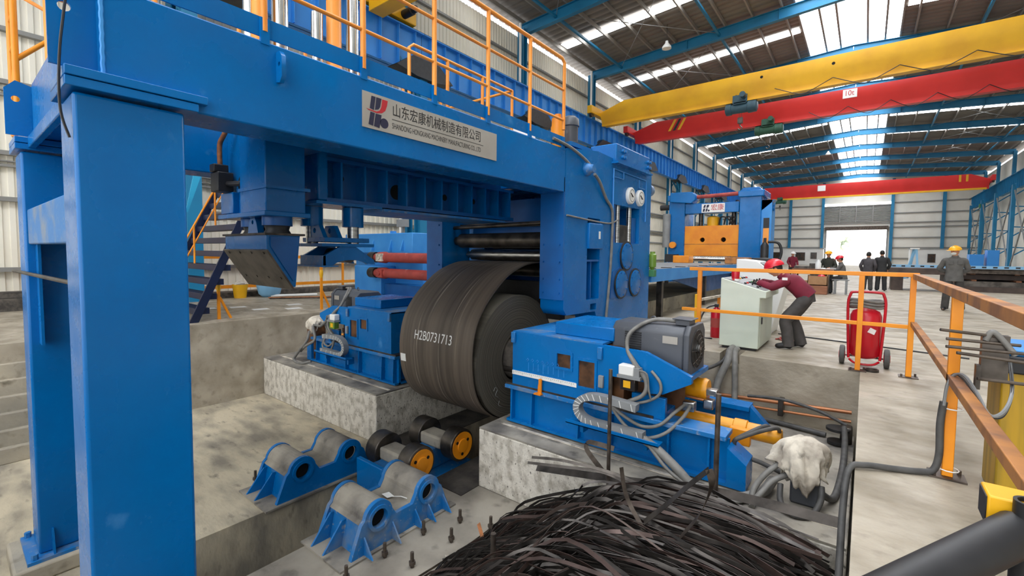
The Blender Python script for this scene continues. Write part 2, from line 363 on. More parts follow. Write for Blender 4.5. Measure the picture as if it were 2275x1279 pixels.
obj('louvre', b, 'grey', t); obj('light_gap', MB().box(-6, 2.8, YF-.06, YF-.01, 10.05, 10.35), 'strip_panel', t)
# roof
b = MB()
for xa, za, xb, zb in ((WX-.4, 14.15, -3.55, 14.95), (1.05, 14.95, RX+.4, 14.15)):   # ribs of the roof sheet run down the slope
    vs = []; ni = int((YF+.3-YN)/.5)
    for i in range(ni+1):
        for dy, dz in ((0, 0), (.32, 0), (.36, .045), (.46, .045)): vs += [(xa, YN+i*.5+dy, za+dz), (xb, YN+i*.5+dy, zb+dz)]
    b.add(vs, [(2*i, 2*i+2, 2*i+3, 2*i+1) for i in range(len(vs)//2-1)])
def roofz(x): return 14.95-(abs(x+1.2)-2.3)*.065
ceil = struct('ceiling', b, 'roof_sheet')
# ridge skylight: bright translucent panels with upstands
b = MB(); b.add([(-3.55, YN, 15.35), (-1.2, YN, 15.7), (-1.2, YF, 15.7), (-3.55, YF, 15.35)], [(0, 1, 2, 3)])
b.add([(-1.2, YN, 15.7), (1.05, YN, 15.35), (1.05, YF, 15.35), (-1.2, YF, 15.7)], [(0, 1, 2, 3)])
struct('window_2', b, 'sky_panel')
b = MB().box(-3.6, -3.52, YN, YF, 14.85, 15.4).box(1.02, 1.1, YN, YF, 14.85, 15.4); struct('trim_40', b, 'purlin')
b = MB()
for x in (-2.6, -1.85, -.5, .35): b.box(x-.05, x+.05, YN, YF, 14.85, 15.0)
struct('trim_41', b, 'purlin')
# translucent strips across each bay
n = 3
for k in range(-2, 11):
    yc = 8.3+8*k
    for xa, xb in ((-15.2, -3.7), (1.2, 12.7)):
        b = MB(); z1, z2 = roofz(xa)-.03, roofz(xb)-.03
        b.add([(xa, yc-.38, z1), (xb, yc-.38, z2), (xb, yc+.38, z2), (xa, yc+.38, z1)], [(0, 1, 2, 3)])
        struct('window_%d' % n, b, 'strip_panel'); n += 1
for i, x in enumerate([-15.3, -13.9, -12.5, -11.1, -9.7, -8.3, -6.9, -5.5, -4.1, 1.7, 3.1, 4.5, 5.9, 7.3, 8.7, 10.1, 11.5, 12.7]):
    struct('trim_%d' % (50+i), MB().box(x-.04, x+.04, YN, YF, roofz(x)-.27, roofz(x)-.05), 'purlin')
# columns and rafters every 8 m
def ibeam(m, p, q, w, h, tf=.03):
    p = Vector(p); q = Vector(q); u = Vector((0, 0, h/2))
    m.bar(p, q, .025, h); m.bar(p+u, q+u, w, tf); m.bar(p-u, q-u, w, tf); return m
for k in range(14):
    y = -11.7+8*k
    if y > 94: break
    b = MB(); ibeam(b, (-15.5, y, 13.62), (-1.2, y, 14.5), .28, .55); ibeam(b, (-1.2, y, 14.5), (12.9, y, 13.62), .28, .55)
    for x in (-9, -4.2, 1.8, 7): b.bar((x, y-.01, roofz(x)-.85), (x, y-.01, roofz(x)-.3), .02, .3)
    struct('roof_rafter', b, 'teal')
    b = MB().box(-15.62, -15.18, y-.16, y-.13, 0, 13.7).box(-15.62, -15.18, y+.13, y+.16, 0, 13.7).box(-15.42, -15.38, y-.13, y+.13, 0, 13.7)
    struct('wall_column', b, 'teal')
    if y > 2:
        struct('downpipe', MB().cyl((-15.2, y-.45, 0), (-15.2, y-.45, 13.8), .07, 10), 'white')
        # laced support leg of the crane runway
        b = MB().box(-14.68, -14.62, y-.18, y+.18, 0, 9.0).box(-14.32, -14.26, y-.18, y+.18, 0, 9.0).box(-14.62, -14.32, y-.02, y+.02, 0, 9.0)
        for j in range(7): b.bar((-15.2, y, .8+j*1.2), (-14.6, y, 1.4+j*1.2 if j % 2 else 1.9+j*1.2), .07, .07)
        b.bar((-14.45, y, 7.4), (-15.2, y, 8.8), .14, .14); b.bar((-14.45, y, 7.6), (-14.45, y-1.1, 8.9), .12, .12); b.bar((-14.45, y, 7.6), (-14.45, y+1.1, 8.9), .12, .12)
        struct('runway_support', b, 'teal')
    b = MB().box(11.45, 11.75, y-.2, y+.2, 0, 9.0).box(12.7, 13.0, y-.2, y+.2, 0, 13.7)
    for j in range(8): b.bar((11.6, y, .5+j*1.05), (12.85, y, 1.5+j*1.05) if j % 2 else (12.85, y, .4+j*1.05), .11, .11)
    struct('right_column', b, 'teal')
    if k < 13 and y > 2:
        b = MB(); b.bar((11.6, y+.4, .6), (11.6, y+7.6, 8.4), .1, .1).bar((11.6, y+7.6, .6), (11.6, y+.4, 8.4), .1, .1); struct('column_brace', b, 'grey')
for x in (-13.2, -7.2, 4.4, 10.5): # longitudinal ties between rafters
    struct('roof_tie', MB().bar((x, YN, roofz(x)-.62), (x, YF, roofz(x)-.62), .12, .12), 'teal')
for k in range(1, 12):
    y = -11.7+8*k; b = MB()
    for xa, xb in ((-13.2, -7.2), (4.4, 10.5)):
        b.cyl((xa, y, roofz(xa)-.5), (xb, y+8, roofz(xb)-.5), .018, 6).cyl((xb, y, roofz(xb)-.5), (xa, y+8, roofz(xa)-.5), .018, 6)
    struct('roof_brace', b, 'grey')
# crane runway girders: fish-bellied, one per bay, blue with stiffeners
def runway(x, y, side, m):
    b = MB(); z1 = 10.05
    prof = [(y+.02, z1), (y+7.98, z1), (y+7.98, 9.05), (y+7.3, 9.0), (y+6.5, 8.45), (y+1.5, 8.45), (y+.7, 9.0), (y+.02, 9.05)]
    b.prism(prof, 'x', x-.02, x+.02)
    b.box(x-.22, x+.22, y+.02, y+7.98, z1, z1+.05)
    for p, q in zip(prof[3:6], prof[4:7]): b.bar((x, p[0], p[1]), (x, q[0], q[1]), .36, .04, (1, 0, 0)) if False else b.add([(x-.18, p[0], p[1]), (x+.18, p[0], p[1]), (x+.18, q[0], q[1]), (x-.18, q[0], q[1])], [(0, 1, 2, 3)])
    for j in range(10):
        yy = y+.4+j*.8; zb = 9.02 if (yy < y+.7 or yy > y+7.3) else 8.46
        b.box(x-.17, x+.17, yy-.015, yy+.015, zb+.05, z1)
    return b
for k in range(12):
    y = 4.3-8+8*k
    struct('runway_girder', runway(-14.45, y, 1, 'blue_girder'), 'blue_girder')
    struct('runway_girder', runway(11.7, y, -1, 'teal'), 'teal')
for k in range(11):
    y = 4.3+8*k
    struct('runway_bracket', MB().prism([(y-1.45, 8.47), (y-.68, 9.03), (y+.68, 9.03), (y+1.45, 8.47), (y+.5, 8.3), (y-.5, 8.3)], 'x', -14.75, -14.1), 'black')
struct('runway_rail', MB().box(-14.5, -14.4, YN, YF, 10.1, 10.22), 'steel_dark')
struct('runway_rail', MB().box(11.65, 11.75, YN, YF, 10.1, 10.22), 'steel_dark')
# outside the far door
struct('yard_ground', MB().box(-60, 60, YF+.15, 190, -.05, 0), 'ground_out')
q = MB().box(-.5, 2.2, 112, 118, 1.3, 3.4).box(-.5, 2.2, 110.2, 112, .9, 2.8).box(-.4, 2.1, 111, 118, .9, 1.3)
for x in (-.5, 1.9):
    for y in (112.6, 116.8): q.cyl((x, y, .5), (x+.3, y, .5), .5)
obj('parked_truck', q, 'white', label='pale truck parked outside the open far door', cat='truck')
b = MB(); b.cyl((-4.4, 132, 0), (-4.4, 132, 3.6), .2, 8)
for j in range(26): b.sphere((-4.4+random.uniform(-1.5, 1.5), 132+random.uniform(-1.5, 1.5), 4.8+random.uniform(-1.2, 1.4)), random.uniform(.4, .8), 8, 6)
obj('yard_tree', b, 'tree_washed_out', label='round tree with its colour washed out by daylight, seen faintly through the open far door', cat='tree')
# ================================================================ CRANES
def crane(name, lab, y, z0, z1, x0, x1, m, fl, group=None):
    t = thing(name, lab, 'overhead crane', ((x0+x1)/2, y, z0), group)
    h = z1-z0
    def prof(top): return [(y-.36, top), (y+.36, top), (y+.36, z0+.5*h), (y+.1, z0+.24*h), (y+.1, z0+.05), (y-.1, z0+.05), (y-.1, z0+.24*h), (y-.36, z0+.5*h)]
    xa, xb = x0+1.6, x1-1.6; P = [prof(z0+.62*h), prof(z1), prof(z1), prof(z0+.62*h)]; X4 = [x0, xa, xb, x1]
    vs = [(X4[i], p[0], p[1]) for i in range(4) for p in P[i]]; n = 8
    fs = [(i*n+k, i*n+(k+1) % n, (i+1)*n+(k+1) % n, (i+1)*n+k) for i in range(3) for k in range(n)]+[tuple(range(8)), tuple(range(24, 32))]
    obj('girder', MB().add(vs, fs), m, t)
    obj('bottom_flange', MB().box(x0+.2, x1-.2, y-.2, y+.2, z0, z0+.06 if m == fl else z0+.2), fl, t)
    for x in (x0-.15, x1+.15):
        e = obj('end_carriage', MB().box(x-.16, x+.16, y-1.5, y+1.5, z0+.45*h, z0+.8*h), m, t, bevel=.02)
        for yy in (y-1.25, y+1.25): obj('wheel', MB().cyl((x-.08, yy, z0+.42*h+.02), (x+.08, yy, z0+.42*h+.02), .2, 16), 'steel_dark', e)
    return t
def festoon(t, y, z, x0, x1, n, s):
    b = MB()
    for i in range(n):
        a = x0+(x1-x0)*i/n; c = x0+(x1-x0)*(i+1)/n
        b.tube([(a, y+s*.3, z+.32), ((a+c)/2-.2, y+s*.3, z-.15), ((a+c)/2+.2, y+s*.3, z-.15), (c, y+s*.3, z+.32)], .018, 6, smooth=4)
    obj('festoon_cable', b, 'black', t)
def hoist(lab, x, y, z, m):
    t = thing('hoist', lab, 'hoist', (x, y, z-.9))
    obj('drum', MB().lathe((x-.75, y, z-.45), (1, 0, 0), [(0, .2), (.05, .3), (.3, .3), (.32, .26), (1.1, .26), (1.12, .32), (1.5, .3), (1.55, .2)], 20), m, t)
    tr = obj('trolley', MB().box(x-.35, x+.35, y-.3, y-.24, z-.25, z+.16).box(x-.35, x+.35, y+.24, y+.3, z-.25, z+.16).box(x-.3, x+.3, y-.3, y+.3, z-.3, z-.2), m, t)
    for xx in (x-.2, x+.2):
        for yy in (y-.22, y+.16): obj('wheel', MB().cyl((xx, yy, z+.12), (xx, yy+.06, z+.12), .09, 12), 'steel_dark', tr)
    obj('travel_motor', MB().cyl((x+.2, y-.75, z+.05), (x+.2, y-.3, z+.05), .14, 14), m, t)
    obj('hook_block', MB().box(x-.12, x+.12, y-.08, y+.08, z-1.25, z-.95).tube([(x, y, z-1.25), (x, y, z-1.38), (x+.1, y, z-1.5), (x, y, z-1.6), (x-.1, y, z-1.52)], .03, 8, smooth=4), 'steel_dark', t)
    obj('wire_rope', MB().cyl((x-.06, y, z-1), (x-.06, y, z-.6), .01, 6).cyl((x+.06, y, z-1), (x+.06, y, z-.6), .01, 6), 'steel_dark', t)
    return t
ty = crane('overhead_crane', 'long yellow overhead crane girder, nearest of the cranes across the hall', 26.7, 9.55, 10.87, -13.7, 10.9, 'yellow', 'yellow')
festoon(ty, 26.7, 9.55, -4, 8, 5, -1)
obj('girder_hole', MB().cyl((-4.6, 26.335, 10.55), (-4.6, 26.33, 10.55), .07, 14).cyl((-1.6, 26.335, 10.5), (-1.6, 26.33, 10.5), .07, 14), 'black_hole', ty)
tr_ = crane('overhead_crane', 'red overhead crane girder with a white capacity plate, behind the yellow crane', 32.0, 9.5, 10.77, -13.7, 10.9, 'red', 'red')
festoon(tr_, 32, 9.5, -3, 8, 6, -1)
for j in range(3): obj('warning_stripe', MB().add([(-11.2+j*.32, 31.625, 9.98), (-11.02+j*.32, 31.625, 9.98), (-10.62+j*.32, 31.625, 10.72), (-10.8+j*.32, 31.625, 10.72)], [(0, 1, 2, 3)]).add([(-11.2+j*.32, 31.635, 9.98), (-11.02+j*.32, 31.635, 9.98), (-10.62+j*.32, 31.635, 10.72), (-10.8+j*.32, 31.635, 10.72)], [(3, 2, 1, 0)]), 'yellow' if j != 1 else 'black', tr_)
pl = obj('capacity_plate', MB().box(-1.42, -.78, 31.6, 31.63, 10.25, 10.72), 'white', tr_); text('lettering', '10t', .4, 'logo_red', pl, faceY(-1.36, 31.595, 10.3), .85)
tf = crane('overhead_crane', 'farthest red overhead crane, in front of the end wall', 76.0, 9.5, 11.35, -13.7, 10.9, 'red', 'yellow')
for j in range(2): obj('warning_stripe', MB().box(8.3+j*.6, 8.5+j*.6, 75.6, 75.63, 10.5, 11.3), 'yellow', tf)
pl = obj('capacity_plate', MB().box(-5.7, -4.8, 75.6, 75.63, 10.45, 11.2), 'white', tf)
hoist('dark teal hoist hanging under the yellow crane', -5.6, 26.7, 9.72, 'hoist_teal')
hoist('green hoist hanging under the red crane with the capacity plate', -5.1, 32.0, 9.66, 'hoist_green')
hoist('small green hoist under the farthest red crane, left end', -10.2, 76.0, 9.72, 'hoist_green')
# crane near the gantry seen between the rails (yellow trolley up by the left wall)
t = thing('overhead_crane', 'yellow crane end carriage on the left runway above the gantry railing', 'overhead crane', (-13.9, 10.4, 10.2))
obj('end_carriage', MB().box(-14.6, -14.25, 8.6, 11.9, 10.25, 10.75), 'yellow', t, bevel=.03)
obj('girder', MB().box(-14.2, 10.9, 9.7, 10.3, 9.9, 11.2), 'yellow', t, bevel=.02)
obj('drive_motor', MB().lathe((-14.25, 11.3, 10.45), (1, 0, 0), [(0, .16), (.5, .16), (.52, .12), (.7, .12)], 16), 'black', t)
# ---- hanging lamps under the roof
for k, (x, y) in enumerate(((-9.5, 26.2), (-4.1, 66))):
    t = thing('high_bay_lamp', ['bell shaped lamp hanging from the left roof slope above the yellow crane', 'bell shaped lamp hanging near the ridge skylight before the farthest red crane'][k], 'lamp', (x, y, roofz(x)-1.35))
    obj('shade', MB().lathe((x, y, roofz(x)-1.35), (0, 0, 1), [(0, .26), (.12, .24), (.3, .1), (.42, .08)], 18), 'white', t)
    obj('cord', MB().cyl((x, y, roofz(x)-.95), (x, y, roofz(x)-.005), .012, 6), 'black', t)
# ================================================================ GANTRY over the coil pit
t = thing('gantry_frame', 'big blue gantry frame of square columns and long beams over the coil pit', 'gantry', (-3.6, .72, -1.6))
G = t
def bolts(m, pts, d, r=.016, h=.02):
    d = Vector(d)
    for p in pts: m.cyl(Vector(p), Vector(p)+d*h, r, 6)
    return m
for nm, x0, x1, zb in (('r', -3.8, -3.4, -1.45), ('l', -6.3, -5.9, -1.42)):
    c = obj('column', MB().box(x0, x1, .474, .985, zb, 2.27), 'blue', t, bevel=.018)
    obj('base_plate', bolts(MB().box(x0-.1, x1+.1, .39, 1.07, zb-.03, zb), [(x0-.06, .44, zb), (x1+.06, .44, zb), (x0-.06, 1.02, zb), (x1+.06, 1.02, zb)], (0, 0, 1), .025, .05), 'blue_dusty', c)
    b = MB()
    for yy in (.56, .9): b.prism([(x1, zb), (x1+.09, zb), (x1+.02, zb+.22), (x1, zb+.22)], 'y', yy, yy+.015)
    obj('gusset', b, 'blue', c) if nm == 'x' else None
    obj('cap_plate', MB().box(x0-.04, x1+.045, .44, 1.05, 2.285, 2.335), 'blue', c, bevel=.004)
    obj('beam_seat', MB().box(x0-.04, x1+.05, .44, 1.10, 2.34, 2.39), 'blue', c, bevel=.004)
    for yy in (.56, .9): obj('gusset', MB().prism([(x1, zb), (x1+.09, zb), (x1+.02, zb+.22), (x1, zb+.22)], 'y', yy, yy+.015), 'blue', c)
    bm = obj('beam', MB().box(x0, x1, .6, 5.53, 2.29, 2.895), 'blue', t, bevel=.012)
    obj('weld_bead', MB().tube([(x1-.002, .605+.0015*math.sin(k*1.7), 2.40+k*.018) for k in range(28)], .011, 6), 'blue_pale', bm)
    pl = MB().prism([(.40, 2.42), (.6, 2.42), (.6, 2.86), (.47, 2.9), (.40, 2.82)], 'x', x1-.12, x1-.10, [circ(.47, 2.74, .028, 14)])
    obj('end_plate', pl, 'blue', bm)
    if nm == 'r':
        lug = MB().prism([(0, 0), (.075, .03), (.085, .10), (.075, .20), (0, .21)], 'y', 1.545, 1.575); lug.v = [(x1+v[0], v[1], 2.63+v[2]) for v in lug.v]
        obj('lifting_lug', MB().prism([(x1, 2.63), (x1+.05, 2.62), (x1+.085, 2.66), (x1+.085, 2.80), (x1+.05, 2.84), (x1, 2.84)], 'y', 1.55, 1.58, [circ(x1+.045, 2.75, .016, 12)]), 'blue', bm)
    tb = obj('toe_board', MB().box(x1-.03, x1-.018, .7, 5.5, 2.925, 3.06), 'blue', t)
    for i in range(8):
        yy = .68+.797*i-.0
        if yy > 5.6: break
        obj('toe_lug', MB().box(x1-.018, x1+.006, yy-.03, yy+.03, 2.87, 3.05), 'blue', tb)
    rail = obj('guard_rail', MB().tube([(x1-.01, .68, 3.05), (x1-.01, .68, 4.06), (x1-.01, .74, 4.11), (x1-.01, 5.40, 4.11), (x1-.01, 5.47, 4.06), (x1-.01, 5.47, 3.15)], .024, 10).tube([(x1-.01, .68, 3.69), (x1-.01, 5.47, 3.69)], .017, 8).tube([(x1-.01, .68, 3.28), (x1-.01, 5.47, 3.28)], .017, 8), 'orange_light', t)
    for i in range(1, 6): obj('post', MB().cyl((x1-.01, .68+.797*i, 2.96), (x1-.01, .68+.797*i, 4.1), .024, 10), 'orange_light', rail)
# inner handrails around the rods
r2 = obj('inner_rail', MB().tube([(-4.2, 3.4, 2.9), (-4.2, 3.4, 3.75), (-4.2, 3.46, 3.8), (-4.2, 5.3, 3.8), (-5.5, 5.3, 3.8)], .02, 8).tube([(-4.2, 3.4, 3.4), (-4.2, 5.3, 3.4)], .016, 8).tube([(-4.2, 3.4, 3.12), (-4.2, 5.3, 3.12)], .016, 8), 'orange_light', t)
for yy in (4.0, 4.65, 5.3): obj('post', MB().cyl((-4.2, yy, 2.9), (-4.2, yy, 3.8), .022, 8), 'orange_light', r2)
obj('cross_beam', MB().box(-5.9, -3.8, .56, 1.02, 2.40, 2.88), 'blue', t, bevel=.02)
obj('beam_lip', MB().box(-5.9, -3.8, .52, .57, 2.30, 2.40), 'blue', t, bevel=.008)
obj('tie_beam', MB().box(-5.9, -3.8, .5, .96, 1.45, 1.76), 'blue_dusty', t, bevel=.012)
obj('stiffener', MB().box(-5.9, -5.75, .54, .56, .55, 1.45), 'blue', t)
obj('tie_rod', MB().cyl((-6.65, .455, 1.19), (-3.79, .52, 1.2), .016, 8), 'steel_dark', t)
obj('deck', MB().box(-5.9, -3.8, 2.4, 5.5, 2.84, 2.88).box(-4.75, -3.8, 1.02, 2.4, 2.60, 2.64), 'blue_dark', t)
for yy in (2.3, 3.6, 4.9): obj('deck_bearer', MB().box(-5.9, -3.8, yy, yy+.2, 2.45, 2.84), 'blue_dark', t)
# ladder hoops at the far left corner
lad = obj('corner_ladder', MB().tube([(-6.25, .5, 2.7), (-6.25, .5, 4.4)], .025, 8).tube([(-6.6, .5, 2.5), (-6.6, .5, 4.4)], .025, 8).tube([(-6.6, .5, 2.75), (-6.25, .5, 3.15), (-6.25, .9, 3.6), (-6.6, .5, 3.9), (-6.25, .5, 4.4)], .022, 8), 'orange', t)
for k in range(6): obj('rung', MB().cyl((-6.25, .5, 2.75+k*.28), (-6.6, .5, 2.75+k*.28), .014, 8), 'orange', lad)
# footings under the columns
for lab, x0, x1, z1 in (('concrete footing under the right gantry column', -3.95, -3.25, -1.48), ('concrete footing under the left gantry column', -6.45, -5.75, -1.45)):
    o = obj('column_footing', MB().box(x0, x1, .3, 1.16, -1.6, z1), 'concrete', label=lab, cat='footing', bevel=.02); o['kind'] = 'structure'
# cable hanging at the corner
obj('hanging_cable', MB().tube([(-3.52, .62, 3.1), (-3.46, .5, 2.9), (-3.44, .45, 2.6), (-3.43, .43, 2.35), (-3.42, .43, 2.15), (-3.43, .462, 2.02)], .0065, 6, smooth=5), 'black', label='thin black cable hanging down the near corner of the blue gantry', cat='cable')

# company sign
t = thing('company_sign', 'silver name plate with dark blue and red emblem and lettering on the gantry beam', 'sign', (-3.39, 3.12, 2.474))
obj('plate', MB().box(-3.397, -3.388, 2.249, 4.0, 2.474, 2.776), 'sign_silver', t)
def em(pts, m='navy', y0=2.285, z0=2.49, s=.108): return obj('emblem_piece', MB().prism([(y0+p[0]*s, z0+p[1]*s) for p in pts], 'x', -3.388, -3.386), m, t)
em([(.32, 1.42), (.48, 2.42), (.86, 2.42), (.70, 1.36)]); em([(.93, 2.42), (1.42, 2.42), (1.28, 1.72), (1.12, 1.5), (.80, 1.40)])
em([(1.50, 2.40), (2.02, 2.40), (1.95, 2.0), (1.78, 1.55), (1.45, 1.28), (1.0, 1.18), (.2, 1.26), (0, 1.34), (.3, 1.32), (.95, 1.3), (1.25, 1.45), (1.40, 1.75)], 'logo_red')
em([(.20, .16), (.38, 1.16), (.78, 1.13), (.62, .10)]); em([(.70, .10), (.86, 1.12), (1.42, 1.12), (1.22, .05)])
em([(p[0], p[1]) for p in circ(1.68, .52, .40, 24)])
text('chinese_lettering', '山东宏康机械制造有限公司', .125, 'ink', t, faceX(-3.388, 2.55, 2.617), .79, bold=.0004)
obj('rule_line', MB().box(-3.388, -3.3865, 2.55, 3.77, 2.600, 2.605), 'ink', t)
text('english_lettering', 'SHANDONG HONGKANG MACHINERY MANUFACTURING CO., LTD', .070, 'ink', t, faceX(-3.388, 2.55, 2.510), .545)

# ================================================================ LEVELLER / PINCH STAND at the end of the gantry
t = thing('leveller_stand', 'tall blue roll stand with two dials, pulling the strip off the coil', 'roll stand', (-4.85, 7.1, 0))
def housing(x0, x1, outer):
    prof = [(5.53, .62), (5.62, .52), (6.5, .5), (6.75, .02), (8.75, .02), (8.75, 2.98), (8.62, 3.0), (7.0, 3.02), (6.5, 3.04), (5.62, 2.93), (5.53, 2.9)]
    holes = [circ(7.63, 1.98, .01, 8)]
    win = [(7.1, 1.62), (8.2, 1.62), (8.2, 2.27), (7.1, 2.27)]
    slot = [(6.2, .70), (6.62, .70), (6.62, 1.98), (6.2, 1.98)]
    sq = [(6.36, .50), (6.36, .62), (6.54, .62), (6.54, .51)]
    h = obj('housing', MB().prism(prof, 'x', x0, x1, [win, slot, [(6.34, .53), (6.34, .63), (6.54, .63), (6.54, .53)]]), 'blue', t)
    obj('head_box', MB().box(x0-.03, x1+.06, 7.03, 8.5, 2.96, 3.27), 'blue', h, bevel=.02)
    obj('head_ledge', MB().box(x1, x1+.12, 6.98, 8.5, 2.93, 2.96), 'blue', h)
    return h
hr = housing(-3.8, -3.4, True); hl = housing(-6.3, -5.9, False)
obj('slot_back', MB().box(-3.72, -3.70, 6.1, 6.75, .48, 2.1), 'blue_dark', hr)
obj('slot_shelf', MB().box(-3.7, -3.41, 6.2, 6.62, 1.30, 1.33).box(-3.7, -3.43, 6.38, 6.40, .7, 1.3), 'blue_dark', hr)
cb = obj('control_box', MB().box(-3.62, -3.36, 6.20, 6.66, 1.50, 1.9), 'blue', hr, bevel=.012)
obj('door_label', MB().box(-3.36, -3.357, 6.5, 6.56, 1.66, 1.78), 'white', cb)
b = bolts(MB().box(-3.80, -3.4, 5.5, 5.53, .75, 2.5), [(-3.46, 5.5, z) for z in (1.55, 1.3, 1.05, .85)]+[(-3.74, 5.5, z) for z in (1.55, 1.3, 1.05, .85)], (0, -1, 0))
obj('wear_plate', b, 'blue_dark', hr)
obj('wear_plate', bolts(MB().box(-6.3, -5.9, 5.5, 5.53, .75, 2.5), [(-5.98, 5.5, z) for z in (1.9, 1.55, 1.2, .9)], (0, -1, 0)), 'blue_dark', hl)
# dials
for y in (7.71, 8.14):
    g = obj('dial_gauge', MB().lathe((-3.40, y, 2.47), (1, 0, 0), [(0, .15), (.05, .15), (.06, .14), (.06, .125)], 28), 'white', t)
    obj('dial_face', MB().cyl((-3.345, y, 2.47), (-3.338, y, 2.47), .122, 28), 'white', g)
    obj('dial_ring', MB().ring((-3.338, y, 2.47), (1, 0, 0), .115, .10, .002), 'grey', g)
    obj('needle', MB().bar((-3.334, y+.03, 2.445), (-3.334, y-.075, 2.51), .006, .022, (1, 0, 0)).cyl((-3.336, y, 2.465), (-3.33, y, 2.465), .018, 12), 'ink', g)
# window inside: dark mechanism, threaded rods
obj('chock', MB().box(-3.76, -3.5, 7.2, 8.1, 1.2, 1.95), 'steel_dark', t, bevel=.01)
for y in (7.45, 7.95): obj('adjusting_rod', MB().cyl((-3.5, y, 1.5), (-3.5, y, 2.4), .045, 14), 'steel', t)
obj('window_box', MB().box(-3.75, -3.46, 7.12, 7.3, 1.62, 2.27), 'blue_dark', t); obj('window_box', MB().box(-3.75, -3.46, 8.0, 8.18, 1.62, 2.1), 'blue_dark', t)
# bearing covers in their pockets
pk = MB().prism([(7.02, .67), (8.3, .67), (8.48, .78), (8.5, 1.0), (8.36, 1.14), (7.95, 1.16), (7.87, 1.3), (7.9, 1.45), (7.83, 1.6), (7.62, 1.65), (7.42, 1.6), (7.35, 1.4), (7.38, 1.2), (7.1, 1.12)], 'x', -3.4, -3.39)
obj('cover_seat', pk, 'blue_dark', hr)
for y, z, r in ((7.62, 1.39, .235), (7.42, .9, .235), (8.02, .9, .235)):
    cv = obj('bearing_cover', MB().lathe((-3.392, y, z), (1, 0, 0), [(0, r), (.03, r), (.034, r-.012), (.034, 0.0)], 30), 'blue', t)
    obj('cover_gasket', MB().ring((-3.392, y, z), (1, 0, 0), r+.03, r, .025), 'black', cv)
    b = MB()
    for k in range(8): b.cyl((-3.36, y+(r-.03)*math.cos(k*.785+.3), z+(r-.03)*math.sin(k*.785+.3)), (-3.345, y+(r-.03)*math.cos(k*.785+.3), z+(r-.03)*math.sin(k*.785+.3)), .014, 6)
    obj('cover_bolts', b, 'blue_dark', cv)
# rolls
for y, z, r, mm in ((5.85, 1.63, .125, 'steel_dark'), (6.15, 1.385, .10, 'steel'), (6.75, 1.62, .12, 'steel_dark'), (6.45, 1.12, .11, 'steel_dark'), (7.0, 1.12, .11, 'steel_dark')):
    rl = obj('work_roll', MB().lathe((-5.88, y, z), (1, 0, 0), [(0, r*.6), (.12, r*.6), (.13, r), (1.95, r), (1.96, r*.6), (2.06, r*.6)], 28), mm, t)
obj('roll_guard', MB().box(-5.9, -3.8, 6.3, 6.34, 1.75, 2.35).box(-5.9, -3.8, 7.4, 7.44, .6, 2.9), 'blue_dark', t)
obj('entry_table', MB().box(-5.86, -3.84, 6.15, 6.3, .35, .95), 'black', t)
obj('cross_head', MB().box(-5.9, -3.8, 5.95, 8.6, 2.5, 2.92), 'blue', t, bevel=.02)
obj('cross_bar', MB().box(-5.9, -3.8, 5.95, 6.05, 1.86, 1.93).cyl((-5.9, 5.8, 1.86), (-3.8, 5.8, 1.9), .035, 10), 'steel_dark', t)
# pipes and cables on the gauge face
obj('conduit', MB().tube([(-3.38, 7.03, 1.6), (-3.38, 7.03, 2.85), (-3.38, 8.44, 2.83), (-3.38, 8.44, 2.05)], .012, 6), 'blue_pale', t)
obj('conduit', MB().tube([(-3.38, 7.08, 2.72), (-3.38, 7.42, 2.72), (-3.38, 7.42, 2.84)], .009, 6).tube([(-3.38, 8.38, 2.66), (-3.38, 8.1, 2.66), (-3.38, 8.1, 2.8)], .009, 6), 'blue_pale', t)
obj('grey_cable', MB().tube([(-3.40, 5.2, 2.98), (-3.37, 5.6, 2.93), (-3.37, 6.0, 2.84), (-3.35, 6.16, 2.76)], .022, 8, smooth=5), 'rubber_grey', t)
obj('grey_cable', MB().tube([(-3.35, 6.3, 2.65), (-3.36, 6.5, 2.55), (-3.37, 6.75, 2.32), (-3.38, 6.98, 2.18), (-3.38, 7.02, 1.95), (-3.38, 7.0, 1.4), (-3.38, 6.93, .8), (-3.38, 6.85, .3)], .024, 8, smooth=5), 'rubber_grey', t)
obj('grey_cable', MB().tube([(-3.385, 5.56, 1.97), (-3.38, 6.2, 1.94), (-3.38, 6.9, 1.93), (-3.38, 7.2, 2.0)], .014, 8, smooth=4), 'rubber_grey', t)
obj('round_knob', MB().lathe((-3.42, 6.12, 2.70), (1, 0, 0), [(0, .10), (.06, .10), (.1, .07), (.16, .06)], 18), 'blue_dusty', t)
obj('round_knob', MB().lathe((-3.5, 8.78, 2.7), (0, 1, 0), [(0, .12), (.12, .12), (.14, .09), (.2, .09)], 18), 'blue_dusty', t)
for y in (7.3, 8.42):
    for k in range(4): obj('hex_bolt', MB().cyl((-3.34, y+.07*math.cos(k*1.57+.78), 3.12+.07*math.sin(k*1.57+.78)), (-3.30, y+.07*math.cos(k*1.57+.78), 3.12+.07*math.sin(k*1.57+.78)), .028, 10), 'blue_dusty', t)
obj('oil_cup', MB().lathe((-3.36, 8.82, 1.12), (0, 0, 1), [(0, .03), (.04, .05), (.06, .075), (.3, .075), (.32, .05), (.36, .05)], 18), 'green_bottle', t)
obj('valve_block', MB().box(-3.44, -3.3, 8.76, 8.9, .98, 1.12), 'green', t, bevel=.01)
